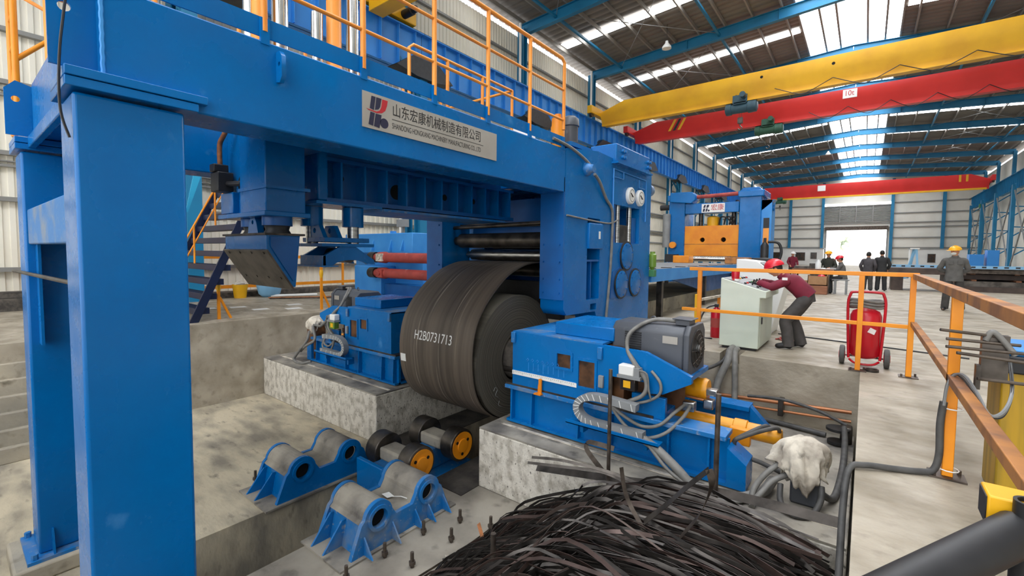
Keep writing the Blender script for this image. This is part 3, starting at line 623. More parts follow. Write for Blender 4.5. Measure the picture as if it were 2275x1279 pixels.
# equipment on top
obj('motor_base', MB().box(-3.85, -3.45, 5.75, 6.4, 3.0, 3.06), 'blue', t)
obj('oil_pot', MB().lathe((-3.6, 5.62, 2.95), (0, 0, 1), [(0, .085), (.06, .085), (.07, .10), (.30, .10), (.32, .09), (.42, .09), (.43, .05), (.48, .05)], 20), 'orange', t)
obj('top_motor', MB().lathe((-3.65, 6.05, 3.05), (0, 0, 1), [(0, .14), (.06, .14), (.07, .12), (.3, .12), (.31, .14), (.42, .13), (.46, .08)], 20), 'motor_grey', t)
obj('top_motor', MB().lathe((-4.3, 5.7, 3.0), (0, 0, 1), [(0, .2), (.3, .2), (.4, .14), (.42, .02)], 20), 'white', t)

# ================================================================ PEELER and SNUBBER hanging inside the gantry
t = thing('peeler_unit', 'blue hanging press head with a slanted steel blade, under the gantry left of the coil', 'press head', (-4.9, 2.05, 1.06))
obj('body', MB().box(-5.0, -4.42, 1.9, 2.28, 1.78, 2.84).box(-5.45, -5.0, 1.96, 2.28, 1.78, 2.84), 'blue', t, bevel=.01)
obj('side_box', MB().box(-5.5, -5.18, 1.9, 2.25, 1.80, 2.02), 'blue', t, bevel=.008)
obj('skirt', MB().box(-5.5, -4.38, 1.87, 2.31, 1.745, 1.79), 'blue', t, bevel=.006)
obj('flange', MB().box(-5.0, -4.36, 1.88, 2.3, 2.0, 2.03), 'blue', t)
obj('clamp_hole', MB().cyl((-5.08, 1.955, 2.1), (-5.08, 1.965, 2.1), .1, 20), 'black_hole', t)
hd = obj('hydraulic_valve', MB().box(-5.42, -5.22, 1.78, 1.93, 2.02, 2.22).box(-5.38, -5.26, 1.76, 1.9, 2.22, 2.3).cyl((-5.3, 1.85, 2.1), (-5.05, 1.94, 2.1), .03, 8), 'black', t, bevel=.01)
obj('copper_tube', MB().tube([(-5.32, 1.84, 2.28), (-5.32, 1.84, 2.5), (-5.26, 1.86, 2.6), (-5.16, 1.9, 2.75)], .025, 8, smooth=4), 'copper_pipe', hd)
for x, r, yy in ((-5.1, .11, 2.08), (-4.55, .115, 2.06)):
    gr = obj('guide_sleeve', MB().cyl((x, yy, 1.66), (x, yy, 1.745), r+.02, 24), 'blue_dark', t)
    obj('greased_rod', MB().lathe((x, yy, 1.55), (0, 0, 1), [(0, r*.95), (.04, r*1.06), (.07, r*.9), (.11, r)], 24), 'black', gr)
obj('eye_lug', MB().prism([(-4.98, 1.58), (-4.74, 1.58), (-4.78, 1.70), (-4.83, 1.76), (-4.90, 1.76), (-4.95, 1.70)], 'y', 1.96, 2.02, [circ(-4.865, 1.70, .022, 14)]), 'blue', t)
obj('blade_head', MB().prism([(1.9, 1.42), (1.9, 1.575), (2.22, 1.575), (2.17, 1.06), (2.13, 1.06)], 'x', -5.4, -4.42), 'blue', t, bevel=.006)
obj('side_web', MB().prism([(1.93, 1.55), (1.93, 1.46), (2.14, 1.12), (2.165, 1.2), (2.2, 1.55)], 'x', -4.42, -4.405), 'blue_dark', t)
obj('blade_plate', bolts(MB().add([(-5.42, 1.885, 1.42), (-4.40, 1.885, 1.42), (-4.40, 2.13, 1.04), (-5.42, 2.13, 1.04), (-5.42, 1.90, 1.43), (-4.40, 1.90, 1.43), (-4.40, 2.145, 1.05), (-5.42, 2.145, 1.05)],
    [(0, 1, 2, 3), (7, 6, 5, 4), (0, 4, 5, 1), (1, 5, 6, 2), (2, 6, 7, 3), (3, 7, 4, 0)]), [(-5.3+k*.27, 1.9, 1.395) for k in range(4)]+[(-5.3+k*.27, 2.06, 1.15) for k in range(4)], (0, -.85, -.5), .014, .006), 'steel_dark', t)
obj('top_pad', MB().box(-5.42, -4.4, 1.88, 2.26, 1.565, 1.585), 'grime', t)
for x, y, zt in ((-4.85, 2.257, 4.6), (-5.4, 2.2, 4.6)): obj('chrome_rod', MB().cyl((x, y, 2.7), (x, y, zt), .078, 24), 'chrome', t)
obj('rod_cylinder', MB().lathe((-4.85, 2.05, 2.8), (0, 0, 1), [(0, .07), (.9, .07), (.92, .065), (1.6, .065)], 24), 'orange_light', t)
t = thing('snubber_arm', 'dark blue ribbed hanging beam with a roller yoke pressing down on the coil', 'hold-down arm', (-4.85, 2.9, 1.25))
b = MB().box(-4.95, -4.62, 2.62, 5.9, 1.95, 2.0).box(-4.95, -4.62, 2.62, 5.9, 2.40, 2.44).box(-4.82, -4.78, 2.62, 5.9, 2.0, 2.40)
bm = obj('beam', b, 'blue_dark', t)
for i in range(11): obj('rib', MB().box(-4.78, -4.61, 2.78+i*.30, 2.805+i*.30, 2.0, 2.40), 'blue', bm)
for y, z, r in ((2.88, 2.25, .04), (3.66, 2.18, .095), (4.5, 2.2, .045), (5.1, 2.2, .04)): obj('web_hole', MB().cyl((-4.78, y, z), (-4.775, y, z), r, 20), 'black_hole', bm)
obj('end_block', MB().box(-4.98, -4.62, 2.52, 2.64, 1.96, 2.5), 'blue', t, bevel=.02)
obj('end_flange', MB().box(-5.1, -4.58, 2.48, 3.3, 1.925, 1.955), 'blue', t)
obj('bottom_tray', MB().box(-5.3, -4.55, 3.3, 5.6, 1.90, 1.93), 'blue_dusty', t)
obj('top_hanger', MB().box(-5.2, -4.65, 2.6, 5.6, 2.44, 2.50), 'blue_dark', t)
for yy in (2.7, 3.5, 4.5, 5.3): obj('hanger_bracket', MB().box(-5.1, -4.7, yy, yy+.12, 2.5, 2.84), 'blue_dark', t)
for x, y in ((-5.02, 2.66), (-4.76, 3.02)):
    q = obj('cylinder_barrel', MB().cyl((x, y, 1.70), (x, y, 1.92), .12, 24), 'blue', t)
    obj('piston_rod', MB().cyl((x, y, 1.5), (x, y, 1.70), .065, 20), 'steel', q)
yk = obj('yoke_plate', MB().box(-5.12, -4.64, 2.6, 3.16, 1.52, 1.57).box(-5.17, -4.60, 2.55, 3.2, 1.47, 1.505), 'blue', t, bevel=.004)
for yy in (2.62, 2.8): obj('pivot_lug', MB().prism([(-5.08, 1.57), (-4.70, 1.57), (-4.80, 1.71), (-4.98, 1.71)], 'y', yy, yy+.05, [circ(-4.89, 1.65, .03, 12)]), 'blue', yk)
arch = [(2.58, 1.26), (2.58, 1.36), (2.78, 1.47), (2.98, 1.47), (3.22, 1.32), (3.24, 1.265), (3.14, 1.275)]+[(2.92+.22*math.cos(R(a)), 1.25+.07*math.sin(R(a))) for a in range(15, 166, 15)]+[(2.68, 1.26)]
obj('yoke_cheek', MB().prism(arch, 'x', -4.68, -4.64), 'blue', yk)
obj('yoke_cheek', MB().prism(arch, 'x', -5.12, -5.08), 'blue', yk)
obj('yoke_front', MB().box(-5.12, -4.64, 2.57, 2.61, 1.26, 1.37).box(-5.14, -4.62, 2.55, 2.75, 1.245, 1.262), 'blue_dusty', yk)
obj('roller', MB().cyl((-5.08, 2.92, 1.37), (-4.68, 2.92, 1.37), .085, 20), 'steel_dark', yk)
for y, zt, r in ((2.655, 4.02, .06), (3.09, 4.6, .07)): obj('chrome_rod', MB().cyl((-4.85, y, 2.5), (-4.85, y, zt), r, 24), 'chrome', t)
obj('rod_cylinder', MB().lathe((-4.85, 2.857, 2.5), (0, 0, 1), [(0, .09), (1.0, .09), (1.02, .08), (2.0, .08)], 24), 'orange_light', t)

# ================================================================ STEEL COIL
CY, CZ, CR = 5.38, -.14, .93
t = thing('steel_coil', 'large dark hot-rolled steel coil with white stencilled number, strip rising into the stand', 'coil', (-4.87, CY, CZ-CR-.015))
X0, X1 = -5.64, -4.1
b = MB(); n = 72
vs = []
for x, r in ((X0, .37), (X0, CR), (X1, CR), (X1, .37)):
    for i in range(n): vs.append((x, CY+r*math.cos(2*math.pi*i/n), CZ+r*math.sin(2*math.pi*i/n)))
b.add(vs, [(j*n+i, j*n+(i+1) % n, ((j+1) % 4)*n+(i+1) % n, ((j+1) % 4)*n+i) for j in range(4) for i in range(n)])
core = obj('wound_body', b, 'coil_face', t)
# coordinates of the ring texture are the object's own: origin on the thing's empty at (CY, bottom)
path = [(CY+(CR+.012)*math.cos(a), CZ+(CR+.012)*math.sin(a)) for a in [R(d) for d in range(60, -121, -8)]]
path += [(4.80, -.905), (4.65, -.79), (4.52, -.64), (4.43, -.44), (4.385, -.2), (4.38, .05), (4.415, .27), (4.48, .46), (4.60, .64), (4.75, .80), (4.93, .95), (5.14, 1.09), (5.38, 1.19), (5.65, 1.255), (5.95, 1.275), (6.3, 1.265), (6.7, 1.26), (7.2, 1.26)]
def spl(P, k=4):
    Q = []
    for i in range(len(P)-1):
        a, bb, c, d = [Vector(P[min(max(j, 0), len(P)-1)]).to_3d() for j in (i-1, i, i+1, i+2)]
        for s in range(k):
            u = s/k; Q.append(.5*((2*bb)+(c-a)*u+(2*a-5*bb+4*c-d)*u*u+(3*bb-a-3*c+d)*u**3))
    Q.append(Vector(P[-1]).to_3d()); return Q
SP = spl(path)
m = len(SP); vs = []
for i, p in enumerate(SP):
    d = (SP[min(i+1, m-1)]-SP[max(i-1, 0)]).normalized(); nrm = Vector((-d.y, d.x, 0))*.006
    for q, x in ((p+nrm, X0), (p+nrm, X1), (p-nrm, X1), (p-nrm, X0)): vs.append((x, q.x, q.y))
fs = [(i*4+k, i*4+(k+1) % 4, (i+1)*4+(k+1) % 4, (i+1)*4+k) for i in range(m-1) for k in range(4)]
obj('loose_strip', MB().add(vs, fs+[(0, 1, 2, 3), tuple(range(4*m-4, 4*m))]), 'coil_strip', t)
# stencil wrapped on the strip: arc-length along the front
L = [0]
for i in range(1, m): L.append(L[-1]+(SP[i]-SP[i-1]).length)
def onstrip(s, off):
    for i in range(1, m):
        if L[i] >= s:
            u = (s-L[i-1])/max(1e-9, L[i]-L[i-1]); p = SP[i-1].lerp(SP[i], u); d = (SP[i]-SP[i-1]).normalized(); nr = Vector((d.y, -d.x, 0))
            if nr.x > 0: nr = -nr
            q = p+nr*off; return q.x, q.y
    return SP[-1].x, SP[-1].y
sm = min(range(m), key=lambda i: (SP[i]-Vector((4.40, .20, 0))).length)
cu = bpy.data.curves.new('tmp', 'FONT'); cu.body = 'H2B0731713'; cu.size = .17; cu.extrude = 0
to = bpy.data.objects.new('tmp', cu); C.objects.link(to); bpy.context.view_layer.update()
me = bpy.data.meshes.new_from_object(to.evaluated_get(bpy.context.evaluated_depsgraph_get()))
bm_ = bmesh.new(); bm_.from_mesh(me); bmesh.ops.subdivide_edges(bm_, edges=bm_.edges, cuts=1)
st = MB(); bm_.verts.ensure_lookup_table()
wid = max(v.co.x for v in bm_.verts); vs = []
for v in bm_.verts:
    yy, zz = onstrip(L[sm]+v.co.y*1.15-.10, .0085); vs.append((-5.31+v.co.x*.80/wid, yy, zz))
st.add(vs, [tuple(v.index for v in f.verts) for f in bm_.faces]); bpy.data.objects.remove(to); bm_.free()
obj('stencil_number', st, 'white', t)
p0 = [onstrip(L[sm]-.48+k*.04, .008) for k in range(4)]
obj('paper_label', MB().add([(x, p[0], p[1]) for p in p0 for x in (-5.62, -5.5)], [(2*i, 2*i+1, 2*i+3, 2*i+2) for i in range(3)]), 'white', t)
obj('chalk_mark', MB().tube([(X1+.004, 4.82, -.55), (X1+.004, 4.86, -.5), (X1+.004, 4.9, -.55), (X1+.004, 4.86, -.62), (X1+.004, 4.92, -.66)], .004, 4, smooth=3).tube([(X1+.004, 4.95, -.72), (X1+.004, 4.93, -.78), (X1+.004, 5.0, -.82)], .004, 4, smooth=3), 'grey', t)

# ================================================================ MANDREL HEADS (uncoilers) left and right
def uncoiler(lab, mir):
    """built for the right side; mir mirrors about the coil centre x = -4.87"""
    sx = (lambda x: -9.74-x) if mir else (lambda x: x)
    t = thing('mandrel_head', lab, 'uncoiler', (sx(-2.4), 5.3, -.82))
    def O(name, mb, m, parent=t, **k):
        mb.v = [(sx(v[0]), v[1], v[2]) for v in mb.v]; return obj(name, mb, m, parent, **k)
    # sled
    fr = O('sled_base', MB().box(-3.68, -.97, 4.68, 4.72, -.80, -.36).box(-3.68, -.97, 4.6, 4.86, -.80, -.77), 'blue')
    O('end_shoe', MB().prism([(-.97, -.8), (-.80, -.8), (-.80, -.55), (-.97, -.42)], 'y', 4.6, 4.9), 'blue', fr)
    O('rail', MB().box(-3.70, -.98, 4.58, 4.86, -.36, -.31), 'blue_dusty', fr, bevel=.006)
    O('rail_cover', MB().box(-3.70, -1.7, 4.6, 4.8, -.31, -.285), 'steel_dark', fr)
    for x in (-3.62, -3.3, -2.62, -2.2, -1.55, -1.15): O('gusset', MB().prism([(4.68, -.78), (4.60, -.78), (4.62, -.37), (4.68, -.37)], 'x', x, x+.02), 'blue', fr)
    O('far_rail', MB().box(-3.7, -1.04, 6.0, 6.26, -.47, -.42).box(-3.68, -1.04, 6.1, 6.14, -.80, -.47), 'blue', fr)
    O('far_shoe', MB().prism([(-1.04, -.8), (-.82, -.8), (-.82, -.66), (-1.04, -.43)], 'y', 6.08, 6.2), 'blue', fr)
    O('cross_member', MB().box(-3.6, -3.4, 4.7, 6.2, -.75, -.45).box(-1.3, -1.1, 4.7, 6.2, -.78, -.6), 'blue_dark', fr)
    # gearbox body with windows
    front = [(-3.585, -.285), (-2.20, -.285), (-2.20, .06), (-1.78, .06), (-1.74, -.05), (-1.6, -.03), (-1.32, .13), (-1.32, .2), (-1.80, .385), (-3.585, .405)]
    w1 = [(-2.90, .05), (-2.71, .05), (-2.71, .215), (-2.90, .215)]; w2 = [(-2.60, -.13), (-2.39, -.13), (-2.39, .175), (-2.60, .175)]
    bd = O('gearbox_body', MB().prism(front, 'y', 4.6, 4.66, [w1, w2]).box(-3.585, -2.2, 5.9, 5.95, -.285, .4).box(-3.585, -3.55, 4.66, 5.9, -.285, .4), 'blue'); O('top_plate', MB().box(-3.585, -2.3, 4.605, 5.92, .385, .41), 'blue_dusty', bd)
    for w in (w1, w2):
        (a, c), (e, f) = w[0], w[2]
        O('window_frame', MB().prism([(a-.03, c-.03), (e+.03, c-.03), (e+.03, f+.03), (a-.03, f+.03)], 'y', 4.588, 4.6, [w]), 'blue', bd, bevel=.006)
    O('window_pane', MB().box(-2.95, -2.3, 4.612, 4.62, -.2, .25), 'oily_brown', bd)
    O('inner_shell', MB().box(-3.5, -2.1, 4.75, 5.85, -.28, .37), 'oily_brown', bd)
    O('inner_recess', MB().box(-2.2, -1.5, 5.0, 5.02, -.3, .1), 'oily_brown', bd)
    O('lower_bracket', MB().box(-1.95, -1.58, 4.62, 4.68, -.31, -.08).box(-1.75, -1.6, 4.66, 5.9, -.31, -.25), 'blue', bd, bevel=.006)
    O('motor_support', MB().box(-2.3, -1.38, 4.66, 5.45, .10, .15), 'blue', bd)
    O('top_cover', MB().box(-3.05, -2.25, 4.78, 5.6, .41, .565), 'blue', bd, bevel=.012)
    for x, z in ((-3.56, .33), (-2.32, .30), (-2.30, -.02)): O('hinge_lug', MB().box(x-.03, x+.03, 4.56, 4.6, z-.07, z+.07), 'blue_dusty' if z > 0 else 'grey', bd, bevel=.008)
    if not mir:
        sc = O('scale_bar', MB().box(-3.58, -2.62, 4.585, 4.6, -.155, -.105), 'white', bd)
        b = MB()
        for k in range(32): b.box(-3.56+k*.029, -3.557+k*.029, 4.583, 4.586, -.125 if k % 5 else -.14, -.11)
        O('graduations', b, 'ink', sc)
        O('pointer', MB().add([(-3.17, 4.58, -.32), (-3.10, 4.58, -.32), (-3.12, 4.56, -.24), (-3.09, 4.56, -.15), (-3.12, 4.56, -.13), (-3.15, 4.56, -.22)], [(0, 1, 2, 3, 4, 5)]).box(-3.19, -3.09, 4.52, 4.6, -.335, -.32).box(-3.14, -3.10, 4.555, 4.575, -.33, -.14), 'orange', bd)
        b = MB(); rr = random.Random(3)
        for k in range(8): b.box(-3.33+k*.075, -3.325+k*.075, 4.597, 4.5995, -.08+.01*(k % 3), .03)
        for k in range(7):
            x = -3.36+k*.075; b.tube([(x, 4.597, .06), (x+.02, 4.597, .085), (x+.035, 4.597, .065), (x+.015, 4.597, .045)], .0035, 4)
        O('chalk_figures', b, 'blue_pale', bd)
    # mandrel
    mn = O('mandrel', MB().lathe((-3.56, CY, CZ), (-1, 0, 0), [(0, .42), (.08, .42), (.12, .33), (.9, .33), (.93, .2)], 32), 'grime')
    for k in range(4):
        a = k*math.pi/2+.4; O('jaw', MB().lathe((-3.6, CY+.3*math.cos(a), CZ+.3*math.sin(a)), (-1, 0, 0), [(0, .055), (.6, .055)], 10), 'steel_dark', mn)
    # motor
    r_ = .07; y0, y1, z0, z1 = 4.8, 5.36, .15, .65
    pf = [(y0, z0), (y1, z0), (y1, z1-r_), (y1-r_, z1), (y0+r_, z1), (y0, z1-r_)]
    mt = O('drive_motor', MB().prism(pf, 'x', -2.28, -1.47), 'motor_grey', bevel=.02)
    O('end_bell', MB().prism([(y0-.012, z0-.01), (y1+.012, z0-.01), (y1+.012, z1-r_), (y1-r_, z1+.02), (y0+r_, z1+.02), (y0-.012, z1-r_)], 'x', -1.47, -1.41), 'motor_grey', mt, bevel=.01)
    b = MB()
    for k in range(8): b.box(-2.12, -1.93, 4.785, 4.8, .36+k*.026, .372+k*.026)
    O('vent_slots', b, 'black', mt)
    O('foot_slot', MB().box(-2.2, -1.5, 4.79, 4.81, .17, .23), 'black', mt)
    O('name_plate', MB().box(-1.69, -1.53, 4.79, 4.797, .47, .55), 'yellow_ochre' if False else 'sign_silver', mt)
    O('fan_opening', MB().cyl((-1.409, 5.08, .40), (-1.405, 5.08, .40), .21, 28), 'black', mt)
    b = MB()
    for k in range(5): b.tube([(-1.40+.05*(1-(rr_/.2)**2), 5.08+rr_*math.cos(a), .4+rr_*math.sin(a)) for rr_, a in [(.04+.042*k, 2*math.pi*j/24) for j in range(24)]], .004, 5, closed=True)
    for k in range(8): b.tube([(-1.40+.05*(1-(q/.2)**2), 5.08+q*math.cos(k*.785), .4+q*math.sin(k*.785)) for q in (.04, .1, .16, .21)], .004, 5)
    O('fan_guard', b, 'steel_dark', mt)
    O('fan_hub', MB().lathe((-1.405, 5.08, .4), (1, 0, 0), [(0, .05), (.03, .05), (.04, .02)], 16), 'steel', mt)
    O('eye_bolt', MB().tube([(-1.9+.03*math.cos(a), 5.08, .68+.03*math.sin(a)) for a in [k*.628 for k in range(10)]], .008, 6, closed=True), 'motor_grey', mt)
    tb = O('terminal_box', MB().box(-1.60, -1.45, 4.92, 5.12, .66, .72).box(-1.63, -1.42, 4.9, 5.14, .72, .733), 'motor_grey', mt, bevel=.006)
    # hoses from the terminal box down to the chain
    for dy in (0, .05):
        O('motor_cable', MB().tube([(-1.61, 5.0+dy, .69), (-1.85, 4.9+dy, .69), (-2.02, 4.72+dy*.5, .56), (-2.02, 4.63, .40), (-1.90, 4.57-dy*.4, .26), (-1.76, 4.55-dy*.4, .1), (-1.78, 4.54-dy*.4, -.05), (-1.95, 4.53-dy*.4, -.16), (-2.08, 4.5-dy*.4, -.24)], .022, 8, smooth=5), 'rubber_grey', mt)
    O('motor_cable', MB().tube([(-1.72, 4.58, .2), (-1.62, 4.56, .1), (-1.62, 4.55, -.02), (-1.75, 4.54, -.12), (-2.0, 4.5, -.2)], .016, 8, smooth=5), 'rubber_grey', mt)
    # lubricator
    lp = O('lubricator', MB().box(-2.05, -1.88, 4.48, 4.59, .13, .24), 'white', bevel=.012)
    O('pump_head', MB().box(-1.9, -1.82, 4.49, 4.58, .12, .22).box(-2.06, -1.80, 4.47, 4.59, .10, .13), 'grey', lp)
    O('oil_reservoir', MB().box(-2.03, -1.86, 4.485, 4.585, -.03, .10), 'glass_dark' if not mir else 'green_bottle', lp, bevel=.008)
    O('pump_label', MB().box(-1.99, -1.91, 4.482, 4.485, .0, .075), 'yellow', lp)
    O('lube_line', MB().tube([(-1.83, 4.5, .2), (-1.74, 4.5, .18), (-1.72, 4.52, .0), (-1.7, 4.54, -.1)], .010, 6, smooth=4), 'rubber_grey', lp)
    # cable chain on a tray
    ch = thing('x', None, None) if False else None
    cpath = [(-1.80, 4.42, -.17), (-2.1, 4.42, -.15), (-2.32, 4.42, -.155), (-2.45, 4.42, -.21), (-2.50, 4.42, -.30), (-2.46, 4.42, -.39), (-2.34, 4.42, -.44), (-2.1, 4.42, -.445), (-1.72, 4.42, -.44)]
    kk = MB(); P = [Vector(p) for p in cpath]
    b = MB().ribbon([tuple(p) for p in spl3(P)], .10, .075, lambda i: (0, 1, 0))
    cc = O('cable_chain', b, 'grey')
    b = MB(); q = spl3(P, 5)
    for i in range(1, len(q)-1, 2):
        d = (q[i+1]-q[i-1]).normalized(); nn = Vector((-d.z, 0, d.x)); b.bar(q[i]-nn*.035+d*.012+Vector((0, -.052, 0)), q[i]+nn*.035-d*.012+Vector((0, -.052, 0)), .006, .006)
    O('chain_links', b, 'white', cc)
    O('chain_tray', MB().box(-2.62, -1.55, 4.35, 4.5, -.50, -.485).box(-2.62, -1.55, 4.35, 4.36, -.50, -.455), 'blue', bevel=.003)
    for x in (-2.5, -1.75): O('tray_leg', MB().box(x, x+.04, 4.48, 4.6, -.62, -.5), 'blue')
    # hydraulic cylinder pair
    c1 = O('upper_cylinder', MB().lathe((-1.75, 5.3, -.09), (1, 0, 0), [(0, .10), (.05, .12), (.36, .12), (.38, .125), (.42, .11)], 26), 'yellow_cyl')
    O('tie_rod', MB().cyl((-1.7, 5.16, -.16), (-1.3, 5.16, -.18), .014, 8), 'copper_pipe', c1)
    O('rotary_joint', MB().box(-1.36, -1.22, 5.2, 5.3, -.13, -.06).box(-1.34, -1.24, 5.12, 5.24, -.26, -.16), 'steel', c1, bevel=.01)
    c2 = O('shift_cylinder', MB().lathe((-1.9, 5.25, -.43), (1, 0, 0), [(0, .085), (.85, .085), (.86, .10), (.98, .10), (.99, .085), (1.28, .085), (1.3, .075), (1.31, .02)], 26), 'yellow_cyl')
    O('trunnion_block', MB().box(-1.06, -.86, 5.08, 5.16, -.55, -.38), 'orange', c2, bevel=.01)
    O('trunnion_ring', MB().ring((-.95, 5.08, -.46), (0, -1, 0), .022, .015, .004), 'red', c2)
    O('manifold', MB().box(-1.48, -1.36, 4.86, 4.96, -.24, -.14), 'steel', bevel=.01)
    for k in range(2):
        O('hydraulic_hose', MB().tube([(-1.46+.06*k, 4.86, -.18), (-1.5+.08*k, 4.66, -.22-.04*k), (-1.6+.05*k, 4.52, -.33-.08*k), (-1.78, 4.5, -.38-.12*k), (-1.98, 4.47, -.30-.08*k), (-2.12, 4.44, -.2)], .018, 8, smooth=5), 'rubber_grey')
    return t
def spl3(P, k=4):
    Q = []
    for i in range(len(P)-1):
        a, bb, c, d = [P[min(max(j, 0), len(P)-1)] for j in (i-1, i, i+1, i+2)]
        for s in range(k):
            u = s/k; Q.append(.5*((2*bb)+(c-a)*u+(2*a-5*bb+4*c-d)*u*u+(3*bb-a-3*c+d)*u**3))
    Q.append(P[-1]); return Q
uncoiler('blue mandrel head with grey motor on the right plinth, in front of the roll stand', False)
uncoiler('dark blue mandrel head on the left plinth, behind the coil', True)

# ================================================================ COIL SADDLES AND CAR
def saddle(lab, x0, x1, y0, y1, z, m, md):
    t = thing('coil_saddle', lab, 'coil saddle', ((x0+x1)/2, (y0+y1)/2, z))
    h = .30; r = .165; ya, yb = y0+.34, y1-.34
    prof = [(y0+.02, z+.02), (y0+.14, z+h+.02)]+circ(ya, z+h+.03, r, 14, R(172), R(8))+[(ya+r+.05, z+h-.03), (yb-r-.05, z+h-.03)]+circ(yb, z+h+.03, r, 14, R(172), R(8))+[(y1-.14, z+h+.02), (y1-.02, z+.02)]
    hs = [circ(ya, z+h+.02, .095, 24), circ(yb, z+h+.02, .095, 24)]
    obj('cheek_plate', MB().prism(prof, 'x', x1-.05, x1, hs), m, t)
    obj('cheek_plate', MB().prism(prof, 'x', x0, x0+.05, hs), m, t)
    b = MB(); outer = prof[1:-1]
    for p, q in zip(outer[:-1], outer[1:]): b.add([(x0+.05, p[0], p[1]-.01), (x1-.05, p[0], p[1]-.01), (x1-.05, q[0], q[1]-.01), (x0+.05, q[0], q[1]-.01)], [(0, 1, 2, 3)])
    obj('top_skin', b, md, t)
    for yy in (ya, yb): obj('bore_sleeve', MB().lathe((x0+.02, yy, z+h+.02), (1, 0, 0), [(0, .10), (x1-x0-.03, .10)], 24) if False else MB().cyl((x0+.06, yy, z+h+.02), (x1-.06, yy, z+h+.02), .094, 24), 'black_hole', t)
    for yy in (ya, yb): obj('bore_ring', MB().ring((x1-.002, yy, z+h+.02), (1, 0, 0), .13, .095, .018), m, t)
    obj('end_plate', MB().add([(x0+.05, y0+.10, z+.02), (x1-.05, y0+.10, z+.02), (x1-.05, y0+.16, z+h+.02), (x0+.05, y0+.16, z+h+.02)], [(0, 1, 2, 3)]), m, t)
    for x in (x0+.1, (x0+x1)/2): obj('gusset', MB().prism([(y0-.10, z+.02), (y0+.12, z+.02), (y0+.15, z+h-.02), (y0+.11, z+h-.02)], 'x', x, x+.02), m, t)
    if m == 'blue_dusty':
        for yy in (y0+.16, y0+.5, y0+.8, y1-.35, y1-.12): obj('gusset', MB().prism([(x1, z+.02), (x1+.14, z+.02), (x1+.0, z+.2)], 'y', yy, yy+.015), m, t)
    obj('base_plate', MB().box(x0-.06, x1+.04, y0-.12, y1+.06, z, z+.02), md, t)
    return t
saddle('clean blue coil saddle on the left edge of the trench', -5.98, -5.33, 2.33, 3.66, -1.6, 'blue', 'plinth_top')
saddle('dusty blue coil saddle on the right side of the trench', -4.42, -3.78, 2.33, 3.66, -1.6, 'blue_dusty', 'plinth_top')
t = thing('coil_car', 'coil car with yellow-hubbed rollers standing in the trench below the coil', 'coil car', (-4.87, 4.1, -2.3))
obj('chassis', MB().box(-5.0, -4.7, 3.3, 4.9, -1.65, -1.35).box(-5.25, -4.5, 3.4, 4.8, -2.3, -1.65), 'blue_dusty', t, bevel=.02)
obj('front_bracket', MB().box(-5.1, -4.55, 3.26, 3.32, -1.62, -1.25), 'blue', t, bevel=.01)
for yy in (3.55, 4.25): obj('cross_cap', MB().box(-5.02, -4.6, yy, yy+.27, -1.36, -1.19), 'plinth_top', t, bevel=.03)
for y in (3.72, 4.46):
    for x0_, x1_ in ((-5.26, -5.03), (-4.58, -4.36)):
        w = obj('support_roller', MB().cyl((x0_, y, -1.29), (x1_, y, -1.29), .225, 36), 'steel_dark', t, bevel=.012)
        if x0_ > -5:
            obj('hub_disc', MB().lathe((x1_+.002, y, -1.29), (1, 0, 0), [(0, .19), (.008, .19), (.008, .165), (.002, .145), (.002, .095), (.02, .09), (.024, .0)], 28), 'orange', w)
            for k in range(3): obj('hub_slot', MB().cyl((x1_+.004, y+.12*math.cos(k*2.09+.5), -1.29+.12*math.sin(k*2.09+.5)), (x1_+.009, y+.12*math.cos(k*2.09+.5), -1.29+.12*math.sin(k*2.09+.5)), .022, 10), 'black_hole', w)
# anchor bolts beside the dusty saddle
k = 0
for x, y in ((-3.62, 2.62), (-3.6, 3.1), (-3.45, 3.5), (-3.28, 3.2), (-3.3, 2.7), (-3.1, 3.62), (-3.62, 2.2), (-3.3, 2.1)):
    o = obj('anchor_bolt', MB().cyl((x, y, -1.6), (x, y, -1.45), .018, 8).cyl((x, y, -1.57), (x, y, -1.54), .034, 6), 'steel_rusty', label='rusty anchor bolt standing in the pit floor beside the dusty blue saddle', cat='bolt', group='anchor bolts by the saddle')
obj('anchor_bolt', MB().cyl((-6.15, 2.45, -1.6), (-6.15, 2.45, -1.45), .018, 8).cyl((-6.15, 2.45, -1.57), (-6.15, 2.45, -1.54), .034, 6), 'steel_rusty', label='lone rusty anchor bolt behind the clean blue saddle', cat='bolt')
t = thing('paper_tag', 'white paper tag with string lying on the dusty saddle', 'tag', (-4.15, 3.1, -1.315))
obj('card', MB().add([(-4.2, 3.0, -1.318), (-4.08, 2.99, -1.318), (-4.05, 3.06, -1.316), (-4.17, 3.08, -1.316)], [(0, 1, 2, 3)]), 'white', t)
obj('string', MB().tube([(-4.06, 3.04, -1.315), (-3.98, 3.1, -1.312), (-3.9, 3.12, -1.315)], .005, 5), 'white', t)
